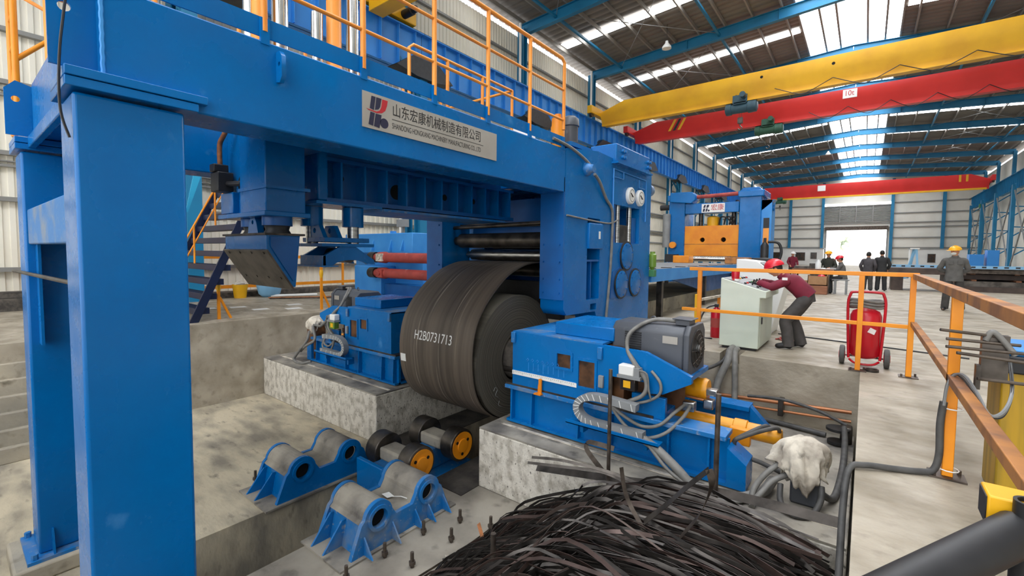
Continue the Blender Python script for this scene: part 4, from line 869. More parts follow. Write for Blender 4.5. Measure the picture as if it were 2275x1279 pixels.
# ================================================================ SCRAP HEAP and stakes in the pit
rs = random.Random(11)
def top(x, y):
    k = min(1, max(0, (x+2.95)/1.5)); return -1.55+(1.05*(k**.7)) - .25*max(0, (y-3.5)/.6) - .12*max(0, (2.4-y))
def strip_path(layer, kind):
    yr = rs.uniform(1.5, 3.85); xr = rs.uniform(-.55, -.06); xa = rs.uniform(-2.6, -1.2); d = layer*rs.uniform(0, 1)
    ya = yr+rs.uniform(-.35, .3); ya = min(3.9, max(1.6, ya)); xl = xa-rs.uniform(.25, .8); yl = ya-rs.uniform(.3, .8)
    xl = max(-3.0, xl)
    P = [(xr, yr, top(xr, yr)-d+rs.uniform(-.08, .06)), ((xr*2+xa)/3, (yr*2+ya)/3+rs.uniform(-.12, .12), top((xr*2+xa)/3, ya)-d+rs.uniform(0, .09)),
         (xa, ya+rs.uniform(-.05, .1), top(xa, ya)-d+rs.uniform(0, .10)), ((xa+xl)/2, (ya*.6+yl*.4), top((xa+xl)/2, ya)-d*.8+rs.uniform(0, .05)), (xl, yl, max(-1.58, top(xl, yl)-d*.5-.05))]
    if kind: P = P[::-1][:rs.choice((4, 5))]
    P = [(min(-.04, p[0]), min(4.1, p[1]), max(-1.585, p[2])) for p in P]
    return [tuple(p) for p in spl3([Vector(p) for p in P], 5)]
def strip_mesh(layer):
    p = strip_path(layer, rs.random() < .3); tw = rs.uniform(-1.2, 1.2); t2 = rs.uniform(-.6, .6); w = rs.uniform(.012, .030)
    return MB().ribbon(p, w, .0025, lambda i: (math.sin(tw+t2*i/20)*.5, math.sin(tw+t2*i/20)*.6, math.cos(tw+t2*i/20)))
b = MB()
for i in range(800): b.v, b.f = (lambda q: (b.v+q.v, b.f+[tuple(j+len(b.v) for j in f) for f in q.f]))(strip_mesh(.75))
obj('scrap_tangle', b, 'strip_grey', label='dense lower mass of dark steel strip scrap in the pit corner', cat='scrap', kind='stuff', ang=60)
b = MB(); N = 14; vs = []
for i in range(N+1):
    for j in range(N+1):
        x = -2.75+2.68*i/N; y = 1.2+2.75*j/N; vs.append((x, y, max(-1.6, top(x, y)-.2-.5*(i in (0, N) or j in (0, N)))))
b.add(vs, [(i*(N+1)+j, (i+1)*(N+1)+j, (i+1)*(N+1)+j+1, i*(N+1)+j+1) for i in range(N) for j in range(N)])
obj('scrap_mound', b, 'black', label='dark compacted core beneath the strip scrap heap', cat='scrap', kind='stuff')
for i in range(290):
    obj('scrap_strip', strip_mesh(.2), ('strip_grey', 'strip_brown', 'plate_stack', 'strip_grey', 'strip_brown')[i % 5], label='dark steel strip offcut lying in the tangled scrap heap', cat='steel strip', group='strips on the scrap heap', ang=60)
def lone(lab, P, w, m='steel_rusty', sd=(.3, .5, .8)):
    p = [tuple(q) for q in spl3([Vector(q) for q in P], 8)]
    obj('scrap_strip', MB().ribbon(p, w, .0025, lambda i: sd), m, label=lab, cat='steel strip', ang=60)
lone('thin springy steel strip arcing up from the scrap, left of the tall loop', [(-1.33, 3.0, -.12), (-1.28, 3.0, -.33), (-1.12, 3.0, -.56), (-.98, 3.0, -.80)], .03)
lone('broad steel strip rising to the tip of a tall pointed loop over the scrap', [(-1.15, 3.0, -.46), (-1.0, 3.0, -.28), (-.86, 3.0, -.10), (-.735, 3.0, .05)], .05, 'steel_dark')
lone('broad steel strip falling from the tip of the tall pointed loop', [(-.735, 3.0, .05), (-.715, 3.0, -.05), (-.78, 3.0, -.26), (-.90, 3.0, -.47), (-1.0, 3.0, -.68)], .05, 'steel_rusty')
lone('dark flat bar lying along the back of the scrap heap', [(-2.75, 3.98, -.93), (-1.7, 3.95, -.72), (-.9, 3.9, -.53), (-.05, 3.75, -.40)], .075, 'steel_dark', (.1, .7, .7))
lone('two-ended dark strip sticking out left over the white plinth face', [(-2.55, 3.6, -.62), (-2.2, 3.65, -.57), (-1.7, 3.7, -.56), (-1.2, 3.7, -.62)], .026, 'steel_dark')
lone('dark strip sticking out left just below another over the white plinth', [(-2.6, 3.6, -.69), (-2.2, 3.65, -.63), (-1.8, 3.7, -.58), (-1.4, 3.7, -.64)], .026, 'steel_dark')
lone('looped strip curling back over the plinth top behind the heap', [(-1.95, 3.95, -.70), (-2.2, 4.1, -.62), (-2.22, 4.15, -.56), (-2.1, 4.12, -.53), (-1.9, 4.1, -.52)], .05, 'steel_rusty')
lone('long thin strip lying on the pit floor beside the anchor bolts', [(-3.1, 3.75, -1.58), (-3.1, 3.2, -1.585), (-3.15, 2.5, -1.585), (-3.2, 1.8, -1.585)], .03, 'steel_rusty')
lone('orange-tipped strip end poking from the left tip of the heap', [(-2.9, 3.2, -1.25), (-2.75, 3.1, -1.33), (-2.6, 2.9, -1.38), (-2.4, 2.7, -1.36)], .04, 'copper_pipe')
for i in range(16):
    x, y = rs.uniform(-3.15, -2.55), rs.uniform(1.6, 3.4); a = rs.uniform(0, 3.1); l = rs.uniform(.06, .16)
    obj('scrap_chip', MB().bar((x-l*math.cos(a), y-l*math.sin(a), -1.594), (x+l*math.cos(a), y+l*math.sin(a), -1.594), .035, .006), ('steel_rusty', 'steel_dark', 'white_dirty')[i % 3], label='short steel strip chip lying on the pit floor left of the heap', cat='scrap chip', group='chips on the pit floor')
for lab, x, y, zb, zt, r in (('tall steel stake in front of the right mandrel head chain, left of two', -1.86, 3.9, -1.6, .33, .018), ('tall steel stake with open top in front of the orange cylinder', -.9, 3.9, -1.6, .29, .021), ('short rusty steel stake at the left front of the scrap heap', -2.03, 2.4, -1.6, -.60, .02)):
    obj('steel_stake', MB().cyl((x, y, zb), (x, y, zt), r, 12), 'steel_rusty', label=lab, cat='stake')

# ================================================================ RIGHT PLINTH: pipes, hoses, rag
for lab, z, r, pa in (('upper copper coloured pipe along the far pit wall', -.53, .024, [(-1.9, 6.9, -.60), (-.06, 6.9, -.50)]), ('lower thin copper coloured pipe along the far pit wall', -.63, .017, [(-2.0, 6.88, -.70), (-.06, 6.88, -.61)])):
    obj('copper_pipe', MB().tube(pa, r, 10), 'copper_pipe', label=lab, cat='pipe')
obj('pipe_clamp', MB().box(-.84, -.78, 6.82, 6.98, -.70, -.48), 'steel_dark', label='dark clamp holding both copper pipes to the far pit wall', cat='clamp', bevel=.006)
t = thing('valve', 'dark flanged valve at the right end of the copper pipes', 'valve', (-.1, 6.7, -.82))
obj('body', MB().box(-.16, -.04, 6.62, 6.78, -.82, -.62), 'steel_dark', t, bevel=.02); obj('flange', MB().cyl((-.18, 6.6, -.66), (-.18, 6.6, -.63), .12, 20), 'black', t); obj('flange', MB().cyl((-.18, 6.55, -.80), (-.18, 6.55, -.77), .1, 20), 'black', t)
def hose(lab, P, r, m='rubber', n=10, name='hose', sm=6): return obj(name, MB().tube(P, r, n, smooth=sm), m, label=lab, cat='hose')
hose('black hose arching behind the copper pipes on the far wall', [(-1.2, 6.8, -.50), (-.8, 6.78, -.46), (-.4, 6.78, -.52), (-.1, 6.76, -.63)], .02, 'rubber')
hose('long black pipe lying at the foot of the far pit wall', [(-1.6, 6.85, -.78), (-.9, 6.8, -.78), (-.3, 6.7, -.78)], .03, 'rubber')
hose('black hose looping from the orange cylinder end round to its clevis', [(-.7, 5.25, -.38), (-.72, 5.05, -.28), (-.85, 4.85, -.33), (-.95, 4.8, -.42), (-.9, 4.85, -.55), (-.72, 4.9, -.60), (-.5, 4.9, -.66)], .022, 'rubber')
hose('second black hose looping over the orange cylinder end', [(-.62, 5.25, -.38), (-.62, 5.0, -.26), (-.75, 4.8, -.27), (-.92, 4.72, -.36)], .02, 'rubber')
hose('grey corrugated conduit running down the sled front to the plinth top', [(-1.72, 4.42, -.48), (-1.55, 4.4, -.55), (-1.35, 4.36, -.66), (-1.2, 4.34, -.76), (-1.0, 4.36, -.78), (-.8, 4.45, -.78), (-.66, 4.65, -.76), (-.62, 4.9, -.74)], .045, 'rubber_grey', 12, 'conduit')
hose('thin grey hose beside the corrugated conduit', [(-1.75, 4.44, -.44), (-1.6, 4.36, -.55), (-1.4, 4.33, -.70), (-1.1, 4.30, -.79), (-.85, 4.33, -.79), (-.72, 4.5, -.77)], .018, 'rubber_grey')
hose('grey hose curving up behind the sled end shoe', [(-.70, 4.36, -.79), (-.72, 4.5, -.72), (-.66, 4.6, -.6), (-.55, 4.75, -.5), (-.45, 4.9, -.48)], .025, 'rubber_grey')
hose('lighter grey hose curving up beside it to the rag', [(-.72, 4.38, -.79), (-.66, 4.5, -.72), (-.58, 4.62, -.62), (-.45, 4.75, -.56)], .025, 'rubber_grey')
hose('grey hose hanging in a loop below the oily rag', [(-.52, 4.6, -.62), (-.5, 4.5, -.74), (-.4, 4.44, -.79), (-.28, 4.5, -.78), (-.22, 4.6, -.68), (-.22, 4.68, -.58)], .024, 'rubber')
hose('black hose from the valve down along the right pit wall', [(-.12, 6.6, -.62), (-.1, 6.2, -.66), (-.1, 5.6, -.75), (-.14, 5.0, -.79), (-.22, 4.8, -.7)], .03, 'rubber')
hose('grey cable bundle coming out of the notch below the control desk', [(-1.5, 7.25, .05), (-1.5, 7.05, .03), (-1.5, 6.93, -.1), (-1.6, 6.85, -.4), (-1.62, 6.7, -.75), (-1.7, 6.5, -.79)], .05, 'rubber_grey', 12)
hose('thin cable sagging from the desk notch to the motor', [(-1.5, 7.1, .04), (-1.62, 6.95, -.15), (-1.85, 6.4, -.22), (-2.0, 6.0, -.2)], .025, 'rubber')
hose('second thick grey cable from the desk notch', [(-1.44, 7.25, .04), (-1.43, 7.05, .02), (-1.4, 6.93, -.15), (-1.38, 6.88, -.5), (-1.36, 6.75, -.79)], .04, 'rubber_grey', 12)
# oily rag draped over the valve stack
def rag(lab, c, sx, sy, sz, seed):
    q = random.Random(seed); b = MB(); n, m = 72, 26; vs = []
    K = [(q.choice((2, 3, 4, 5, 7, 9, 11, 13)), q.uniform(0, 6), q.uniform(-5, 5), q.uniform(.02, .07)) for _ in range(18)]
    def ridge(a, v): return sum(am*(1-2*abs(math.sin(.5*(k*a+p+l*v*2)))) for k, p, l, am in K)
    for j in range(m):
        v = j/(m-1)
        for i in range(n):
            a = 2*math.pi*i/n; rad = math.sin(min(1, v*1.2)*math.pi/2)**.7; f = 1+ridge(a, v)*(.25+v)
            drop = (.20*math.sin(2*a+seed)+.10*math.sin(5*a+2*seed)+.08*math.sin(3*a))*v*v; hump = .16*math.cos(a-1.0)*(1-v)*v*3
            vs.append((c[0]+sx*rad*f*math.cos(a), c[1]+sy*rad*f*math.sin(a), c[2]+sz*(1-v**1.8-drop+hump+.35*ridge(2*a, v)*v)))
    b.add(vs, [(j*n+i, j*n+(i+1) % n, (j+1)*n+(i+1) % n, (j+1)*n+i) for j in range(m-1) for i in range(n)]+[tuple(range(n))[::-1]])
    o = obj('rag', b, 'white_dirty', label=lab, cat='rag', ang=50); md = o.modifiers.new('sol', 'SOLIDIFY'); md.thickness = .006; return o
rag('dirty white rag draped over fittings at the right end of the plinth', (-.38, 4.74, -.54), .26, .2, .33, 4)
obj('fitting_block', MB().box(-.46, -.24, 4.72, 4.9, -.82, -.36), 'motor_grey', label='grey fitting block under the dirty white rag on the right plinth', cat='fitting', bevel=.02)
rag('crumpled cream rag on the left mandrel head hoses', (-8.9, 4.75, -.18), .24, .2, .26, 9)
obj('fitting_block', MB().box(-9.05, -8.72, 4.65, 4.9, -.80, -.05), 'oily_brown', label='brown oily fitting under the cream rag at the left sled end', cat='fitting', bevel=.03)
for i, P in enumerate(([(-8.7, 4.6, -.1), (-8.5, 4.5, -.12), (-8.35, 4.45, -.3), (-8.6, 4.4, -.45), (-8.9, 4.45, -.6)], [(-8.75, 4.55, -.2), (-8.6, 4.42, -.35), (-8.8, 4.38, -.55), (-9.1, 4.4, -.78)], [(-8.0, 4.5, .1), (-8.2, 4.5, -.02), (-8.5, 4.6, -.06), (-8.75, 4.65, -.08)], [(-9.2, 4.5, -.7), (-9.0, 4.36, -.79), (-8.7, 4.34, -.8), (-8.5, 4.45, -.75)])):
    hose(['upper grey hose looping below the cream rag', 'lower grey hose looping below the cream rag', 'grey hose running from the left lubricator to the cream rag', 'grey hose lying on the left plinth below the sled'][i], P, .025, 'rubber_grey')

# ================================================================ ORANGE GUARD RAILING at the right of the pit
t = thing('guard_railing', 'orange square tube guard railing around the near right corner of the pit', 'railing', (-.5, 7.08, 0))
def sq(name, p, q, w, m='orange', par=t, h=None): return obj(name, MB().bar(p, q, w, h or w), m, par, bevel=.004)
sq('top_rail', (-2.1, 7.06, 1.215), (.50, 7.06, 1.215), .05); sq('middle_rail', (-2.2, 7.06, .60), (.47, 7.06, .60), .045)
sq('top_rail', (.47, 7.09, 1.20), (.47, .3, 1.20), .06, 'orange_rust'); sq('middle_rail', (.47, 7.05, .64), (.47, .3, .66), .055, 'orange_rust')
for x, y in ((-1.95, 7.06), (-.03, 7.06), (.45, 7.06), (.47, 4.0), (.47, 1.0)):
    if y < 1.5: continue
    p = sq('post', (x, y, 0.012), (x, y, 1.19), .055); obj('foot_plate', bolts(MB().box(x-.09, x+.09, y-.07, y+.07, 0, .012), [(x-.065, y-.05, .012), (x+.065, y+.05, .012)], (0, 0, 1), .012, .03), 'steel_rusty', p)
t = thing('cable', 'black cable from the pit, tied up along the near orange post and rail', 'cable', (.3, 4.0, 0))
obj('sheath', MB().tube([(-.06, 3.0, -1.0), (-.05, 3.3, -.55), (-.05, 3.55, -.2), (-.03, 3.72, .0), (.05, 3.78, .03), (.2, 3.86, .022), (.33, 3.92, .022), (.40, 3.95, .04), (.425, 3.96, .15), (.42, 3.95, .35), (.43, 3.95, .5)], .02, 10, smooth=6), 'rubber', t)
for k in range(3): obj('core_wire', MB().tube([(.43, 3.95-.008*k, .48), (.44, 3.94-.01*k, .62), (.47, 3.93-.01*k, .69), (.50, 3.8, .685+.012*k), (.515, 3.5, .65+.012*k), (.53, 3.3, .62), (.58, 3.32, .62+.01*k), (.63, 3.45, .72), (.66, 3.7, .84)], .008, 6, smooth=6), ('black', 'rubber_grey', 'grey')[k], t)
for z in (.06, .46): obj('cable_tie', MB().tube([(.475+.05*math.cos(a), 3.98+.05*math.sin(a), z) for a in [k*.628 for k in range(10)]], .004, 5, closed=True), 'white', t)
# yellow pedestal with rods
t = thing('pedestal', 'yellow square pedestal with blue top carrying steel rods, at the right edge', 'pedestal', (.8, 3.95, 0))
obj('column', MB().box(.65, 1.0, 3.8, 4.15, 0, .80), 'yellow_ochre', t, bevel=.01); obj('collar', MB().box(.63, 1.02, 3.78, 4.17, .76, .86), 'black', t, bevel=.01); obj('top_plate', MB().box(.64, 1.05, 3.8, 4.3, .86, .90), 'blue_pale', t, bevel=.01)
obj('bracket', MB().box(.55, .66, 3.72, 3.78, .72, .98).box(.53, .55, 3.70, 3.76, .66, .8), 'steel_dark', t); obj('ring_cable', MB().tube([(.56, 3.7, .95), (.58, 3.7, 1.0), (.61, 3.7, .98), (.68, 3.7, .88)], .015, 8, smooth=5), 'rubber_grey', t)
for i, (p, q) in enumerate((((.36, 3.62, 1.0), (.62, 3.72, .975)), ((.392, 3.66, .945), (.70, 3.72, .935)), ((.388, 3.62, .905), (.80, 3.72, .89)), ((.43, 3.58, .88), (.95, 3.70, .83)), ((.50, 3.45, .77), (.95, 3.6, .745)))):
    obj('steel_rod', MB().cyl(p, q, .009, 8), 'steel_rusty', label='%s dark steel rod from the top sticking out left of the yellow pedestal' % ORD[i], cat='rod', group='rods on the yellow pedestal')
# pipe rail close to the camera
t = thing('pipe_handrail', 'dark steel pipe with a square tube stub, close up in the lower right corner', 'pipe', (.26, 1.3, 0))
obj('sloped_pipe', MB().cyl((-.20, .77, .68), (.27, 1.345, .864), .040, 24), 'black', t)
obj('upright_pipe', MB().cyl((.285, 1.345, 0), (.285, 1.345, .93), .027, 24, caps=False).ring((.285, 1.345, .925), (0, 0, 1), .027, .021, .005), 'black', t)
obj('square_tube', MB().box(.225, .5, 1.36, 1.44, .85, .918), 'yellow', t, bevel=.004); obj('tube_end', MB().box(.223, .225, 1.365, 1.435, .855, .913), 'black', t)

# ================================================================ CONTROL DESK, extinguishers
t = thing('control_desk', 'pale green steel control desk with sloping panel that the operator leans on', 'control desk', (-1.45, 8.0, 0))
obj('cabinet', MB().prism([(-1.74, .04), (-1.2, .04), (-1.2, .80), (-1.12, .80), (-1.12, .90), (-1.74, 1.08)], 'y', 7.42, 8.6), 'pale_green', t, bevel=.01)
obj('plinth', MB().box(-1.70, -1.24, 7.46, 8.56, 0, .04), 'black', t)
obj('console_panel', MB().add([(-1.72, 7.46, 1.079), (-1.14, 7.46, .911), (-1.14, 8.56, .911), (-1.72, 8.56, 1.079), (-1.72, 7.46, 1.074), (-1.14, 7.46, .906), (-1.14, 8.56, .906), (-1.72, 8.56, 1.074)], [(0, 1, 2, 3), (7, 6, 5, 4)]), 'grey', t)
def pz(x): return 1.08-(x+1.74)*.29
for i in range(3):
    for j in range(7): 
        x, y = -1.6+i*.17, 7.56+j*.16; obj('push_button', MB().cyl((x, y, pz(x)), (x+.006, y, pz(x)+.024), .018, 10), ('red', 'black', 'green', 'yellow', 'black', 'black')[(i*5+j) % 6], t)
for j in range(3): obj('lever_switch', MB().cyl((-1.36, 7.7+j*.22, pz(-1.36)), (-1.33, 7.7+j*.22, pz(-1.36)+.09), .012, 8), 'black', t)
obj('side_door', MB().box(-1.2, -1.195, 7.5, 8.5, .08, .78), 'pale_green', t, bevel=.003); obj('door_handle', MB().box(-1.195, -1.18, 7.56, 7.6, .4, .5), 'black', t)
t = thing('warning_beacon', 'red cylindrical beacon standing on the control desk corner', 'beacon', (-1.58, 7.62, pz(-1.58)))
obj('base', MB().cyl((-1.58, 7.62, pz(-1.58)-.005), (-1.58, 7.62, pz(-1.58)+.03), .06, 18), 'white', t); obj('lens', MB().lathe((-1.58, 7.62, pz(-1.58)+.03), (0, 0, 1), [(0, .055), (.10, .06), (.115, .05), (.118, .0)], 20), 'red_glossy', t)
t = thing('desk_cabinet', 'white slanted instrument cabinet standing behind the control desk', 'cabinet', (-1.5, 9.5, 0))
obj('cabinet', MB().prism([(-1.9, 0), (-1.3, 0), (-1.1, .95), (-1.55, 1.32), (-1.9, 1.36)], 'y', 9.2, 10.0), 'white', t, bevel=.012); obj('sloped_face', MB().add([(-1.125, 9.25, .985), (-1.125, 9.95, .985), (-1.52, 9.95, 1.31), (-1.52, 9.25, 1.31)], [(0, 1, 2, 3)]), 'grey', t)
t = thing('black_screen', 'black screen housing on the white instrument cabinet', 'monitor', (-1.2, 10.4, 1.2))
obj('housing', MB().box(-1.82, -1.46, 10.1, 10.3, 1.12, 1.38), 'black', t, bevel=.02); obj('stand', MB().box(-1.7, -1.6, 10.15, 10.25, 0, 1.12), 'grey', t)
t = thing('fire_extinguisher', 'small red fire extinguisher on the floor left of the control desk', 'fire extinguisher', (-2.0, 8.3, 0))
obj('cylinder', MB().lathe((-2.0, 8.3, 0), (0, 0, 1), [(0, .085), (.02, .09), (.42, .09), (.48, .07), (.52, .03), (.54, .03)], 22), 'red_glossy', t); obj('valve', MB().box(-2.03, -1.97, 8.26, 8.34, .53, .58), 'black', t, bevel=.006); obj('hose', MB().tube([(-2.0, 8.3, .56), (-2.14, 8.2, .5), (-2.24, 8.15, .25), (-2.26, 8.1, .02), (-2.0, 8.05, .012)], .014, 8, smooth=5), 'black', t); obj('label', MB().lathe((-2.0, 8.3, .18), (0, 0, 1), [(0, .0905), (.16, .0905)], 22), 'red_shaft', t)
t = thing('extinguisher_cart', 'big red wheeled fire extinguisher with coiled hose behind the orange railing', 'fire extinguisher', (.03, 7.42, 0))
obj('tank', MB().lathe((.03, 7.42, .10), (0, 0, 1), [(0, .05), (.02, .12), (.06, .165), (.56, .165), (.62, .14), (.66, .06), (.70, .04)], 28), 'red_glossy', t)
obj('frame', MB().tube([(-.13, 7.36, .1), (-.16, 7.34, .75), (-.14, 7.33, .93), (-.09, 7.33, .97), (.15, 7.33, .97), (.2, 7.33, .93), (.22, 7.34, .75), (.19, 7.36, .1)], .016, 8, smooth=4).tube([(-.12, 7.36, .08), (-.05, 7.28, .05), (.11, 7.28, .05), (.18, 7.36, .08)], .014, 8, smooth=4), 'red_glossy', t)
obj('axle', MB().cyl((-.2, 7.42, .12), (.26, 7.42, .12), .012, 8), 'steel_dark', t)
for x in (-.2, .26): 
    w = obj('wheel', MB().lathe((x-.03, 7.42, .125), (1, 0, 0), [(0, .09), (.005, .12), (.03, .125), (.055, .12), (.06, .09)], 26), 'rubber', t); obj('hub', MB().cyl((x-.035, 7.42, .125), (x+.035, 7.42, .125), .05, 16), 'red_glossy', w)
obj('coiled_hose', MB().tube([(.03+.19*math.cos(a)*(1+.03*math.sin(3*a)), 7.42+.13*math.sin(a)-.02, .76+.02*math.sin(2*a)+a*.006) for a in [k*.35 for k in range(54)]], .018, 8), 'rubber_grey', t)
obj('paper_tag', MB().add([(.05, 7.25, .47), (.12, 7.252, .44), (.14, 7.252, .50), (.08, 7.25, .53)], [(0, 1, 2, 3)]), 'white', t); obj('valve_head', MB().box(-.01, .07, 7.38, 7.46, .79, .86), 'steel', t, bevel=.01)
obj('ring', MB().ring((.11, 7.12, .0), (0, 0, 1), .075, .055, .03), 'steel_dark', label='dark steel ring lying on the floor at the pit corner post', cat='ring')
# bollard fence left of the desk
t = thing('barrier_fence', 'low yellow and white barrier fence left of the control desk', 'barrier', (-2.5, 10.4, 0))
for x, y, h in ((-2.68, 9.6, .62), (-2.45, 12.4, .78)): obj('post', MB().box(x-.05, x+.05, y-.05, y+.05, 0, h), 'yellow', t, bevel=.006)
for z in (.5, .22): obj('rail', MB().bar((-2.68, 9.6, z), (-2.45, 12.4, z), .05, .05), 'white_dirty', t)
obj('post', MB().box(-2.62, -2.55, 10.9, 10.97, 0, .5), 'orange', t)
hose('thin black cable lying across the floor behind the control desk', [(-1.2, 9.4, .01), (-.6, 9.3, .01), (.4, 9.1, .01), (1.2, 8.9, .01)], .012, 'black', 6, 'cable')
hose('pinkish cable coil on the floor beside the operator', [(-1.15, 8.75, .012), (-1.0, 8.95, .02), (-.9, 8.8, .012), (-1.05, 8.65, .02), (-1.1, 8.85, .03), (-.95, 8.9, .03)], .012, 'red_shaft', 6, 'cable')

# ================================================================ DRIVE behind the stand, stairs, left floor items
t = thing('gearbox', 'large bright blue gearbox on the left floor driving the roll stand', 'gearbox', (-11, 8, 0))
obj('body', MB().box(-12.3, -9.2, 7.55, 8.6, 1.38, 1.92).box(-11.6, -10.35, 7.4, 8.6, .25, 1.02).box(-12.3, -9.2, 7.9, 8.6, .25, 1.4), 'blue_pale', t, bevel=.02)
for x in (-10.9, -10.1, -9.6): obj('rib', MB().prism([(7.45, 1.45), (7.55, 1.45), (7.55, 1.75)], 'x', x, x+.04), 'blue_pale', t)
obj('base', MB().box(-12.0, -9.1, 7.2, 8.7, 0, .25), 'blue', t, bevel=.01); obj('base_hole', MB().cyl((-11.35, 7.195, .12), (-11.35, 7.205, .12), .06, 18), 'black_hole', t)
obj('lower_frame', MB().box(-10.3, -7.0, 7.5, 8.0, .1, .55), 'blue_dark', t); obj('lug', MB().box(-10.6, -10.45, 7.9, 8.0, 1.92, 2.0), 'blue_pale', t)
for k, z in enumerate((1.27, .86)):
    s = thing('drive_shaft', ['upper', 'lower'][k]+' red cardan shaft between the blue gearbox and the roll stand', 'drive shaft', (-8.3, 7.2, z))
    obj('tube', MB().lathe((-10.25, 7.2, z), (1, 0, 0), [(0, .10), (.12, .10), (.14, .14), (.4, .15), (.5, .12), (.62, .125), (3.3, .125), (3.4, .15), (3.6, .14)], 22), 'red_shaft', s)
    obj('joint_yoke', MB().box(-10.05, -9.8, 7.03, 7.09, z-.1, z+.1).box(-10.05, -9.8, 7.31, 7.37, z-.1, z+.1).cyl((-9.92, 7.0, z), (-9.92, 7.4, z), .06, 14), 'red_shaft' if k else 'white_dirty', s)
    obj('coupling', MB().cyl((-10.5, 7.2, z), (-10.25, 7.2, z), .14, 22), 'steel_dark', s)
    obj('end_yoke', MB().box(-7.3, -7.05, 7.03, 7.09, z-.1, z+.1).box(-7.3, -7.05, 7.31, 7.37, z-.1, z+.1), 'red_shaft', s)
obj('camera_box', MB().box(-12.4, -12.0, 9.5, 9.7, 2.25, 2.5).box(-12.22, -12.15, 9.55, 9.65, 0, 2.25), 'grey', label='grey instrument box on a stalk above the blue gearbox', cat='instrument')
# stairs up to the gantry platform
t = thing('staircase', 'steep blue staircase, coloured dark as if backlit, with open treads left of the peeler', 'stairs', (-10.7, 3.3, 0))
n = 11; y0, y1, z1 = 2.95, 4.40, 3.1
for x in (-10.2, -12.6): obj('stringer', MB().prism([(y0-.03, 0), (y0+.13, 0), (y1+.05, z1), (y1-.11, z1)], 'x', x, x+.04), 'backlit_steel', t)
obj('side_panel', MB().prism([(3.22, 2.2), (3.26, 2.2), (3.55, 3.1), (3.4, 3.1)], 'x', -11.25, -11.22), 'cyan_paint', t)
for i in range(1, n+1): obj('tread', MB().box(-12.58, -10.2, y0+(y1-y0)*i/n-.05, y0+(y1-y0)*i/n+.2, z1*i/n-.13, z1*i/n-.01), 'backlit_steel', t, bevel=.004)
obj('landing', MB().box(-12.6, -6.35, 4.45, 5.4, 3.1, 3.18), 'blue', t)

obj('handrail', MB().tube([(-11.6, 2.95, .9), (-11.6, 4.5, 4.0)], .02, 8).tube([(-11.6, 2.95, .5), (-11.6, 4.5, 3.6)], .015, 8), 'orange', t)
for i in range(4): obj('handrail_post', MB().cyl((-11.6, 3.05+i*.42, .2+i*.85), (-11.6, 3.05+i*.42, 1.1+i*.85), .02, 8), 'orange', t)
for lab, x, y, h in (('orange post with yellow cap and raking brace on the left pit edge, by the stairs', -10.4, 3.51, .85), ('orange post with yellow cap and raking brace on the left pit edge, by the gearbox', -10.35, 5.70, 1.05)):
    t = thing('edge_post', lab, 'post', (x, y, 0))
    obj('post', MB().box(x-.025, x+.025, y-.025, y+.025, 0, h), 'orange', t); obj('brace', MB().bar((x, y+.02, .45), (x, y+.22, 0), .04, .04), 'orange', t); obj('cap_sleeve', MB().lathe((x, y, h-.28), (0, 0, 1), [(0, .03), (.08, .045), (.16, .045), (.2, .03)], 12), 'yellow', t)
t = thing('bucket', 'yellow plastic bucket on the left floor by the wall', 'bucket', (-14.6, 5.5, 0))
obj('pail', MB().lathe((-14.6, 5.5, 0), (0, 0, 1), [(0, .16), (.38, .2), (.40, .215), (.36, .205), (.02, .15), (.02, 0)], 22), 'yellow', t); obj('handle', MB().tube([(-14.6, 5.3, .36), (-14.45, 5.4, .44), (-14.45, 5.6, .44), (-14.6, 5.7, .36)], .008, 6, smooth=5), 'white', t); obj('contents', MB().sphere((-14.6, 5.5, .40), .16, 12, 8, (1, 1, .6)), 'white_dirty', t)
obj('basin', MB().lathe((-14.4, 6.25, 0), (0, 0, 1), [(0, .2), (.1, .3), (.36, .36), (.38, .36), (.34, .33), (.1, .26), (.05, 0)], 24), 'screen_blue', label='pale blue plastic basin on the left floor under the slanted blade', cat='basin')
for i, (lab, p, q, r, m) in enumerate((('white pipe lying on the left floor beside the basin', (-14.2, 6.2, .04), (-13.7, 7.4, .04), .04, 'white'), ('long rusty rod lying on the left floor toward the gearbox', (-13.9, 6.0, .02), (-12.4, 8.2, .02), .02, 'copper_pipe'), ('second rusty rod lying beside the first on the left floor', (-13.6, 5.9, .02), (-12.2, 7.9, .02), .018, 'steel_rusty'))): obj('pipe', MB().cyl(p, q, r, 10), m, label=lab, cat='pipe')
for i, (x, y) in enumerate(((-11.6, 4.6), (-11.2, 5.2), (-12.0, 5.6), (-12.4, 4.4), (-12.6, 3.8))):
    obj('paper_sheet', MB().add([(x, y, .004), (x+.3, y-.05, .004), (x+.36, y+.3, .004), (x+.05, y+.34, .004)], [(0, 1, 2, 3)]), 'white', label='white paper scrap lying on the left floor beyond the pit', cat='paper', group='paper scraps on the left floor')
obj('timber_stack', MB().box(-15.42, -14.8, 4.7, 9.8, 0, .16), 'grime', label='dark timber lying along the foot of the left wall', cat='timber', bevel=.01)
obj('timber_stack', MB().box(-15.42, -14.9, -2.5, 2.2, 0, .28).box(-15.38, -15.0, -2.4, 2.0, .28, .42), 'grime', label='dark pile of steel and timber at the left wall beyond the gantry column', cat='timber', bevel=.01)
t = thing('wall_rail', 'orange horizontal rails on posts along the foot of the left wall', 'railing', (-15.5, 6.5, 0))
for z in (.28, 1.2): obj('rail', MB().box(-15.55, -15.47, 1.5, 11.5, z-.05, z+.05), 'orange', t)
for y in (1.6, 4.2, 6.8, 9.4, 11.4): obj('post', MB().box(-15.55, -15.48, y-.03, y+.03, 0, 1.2), 'orange', t)
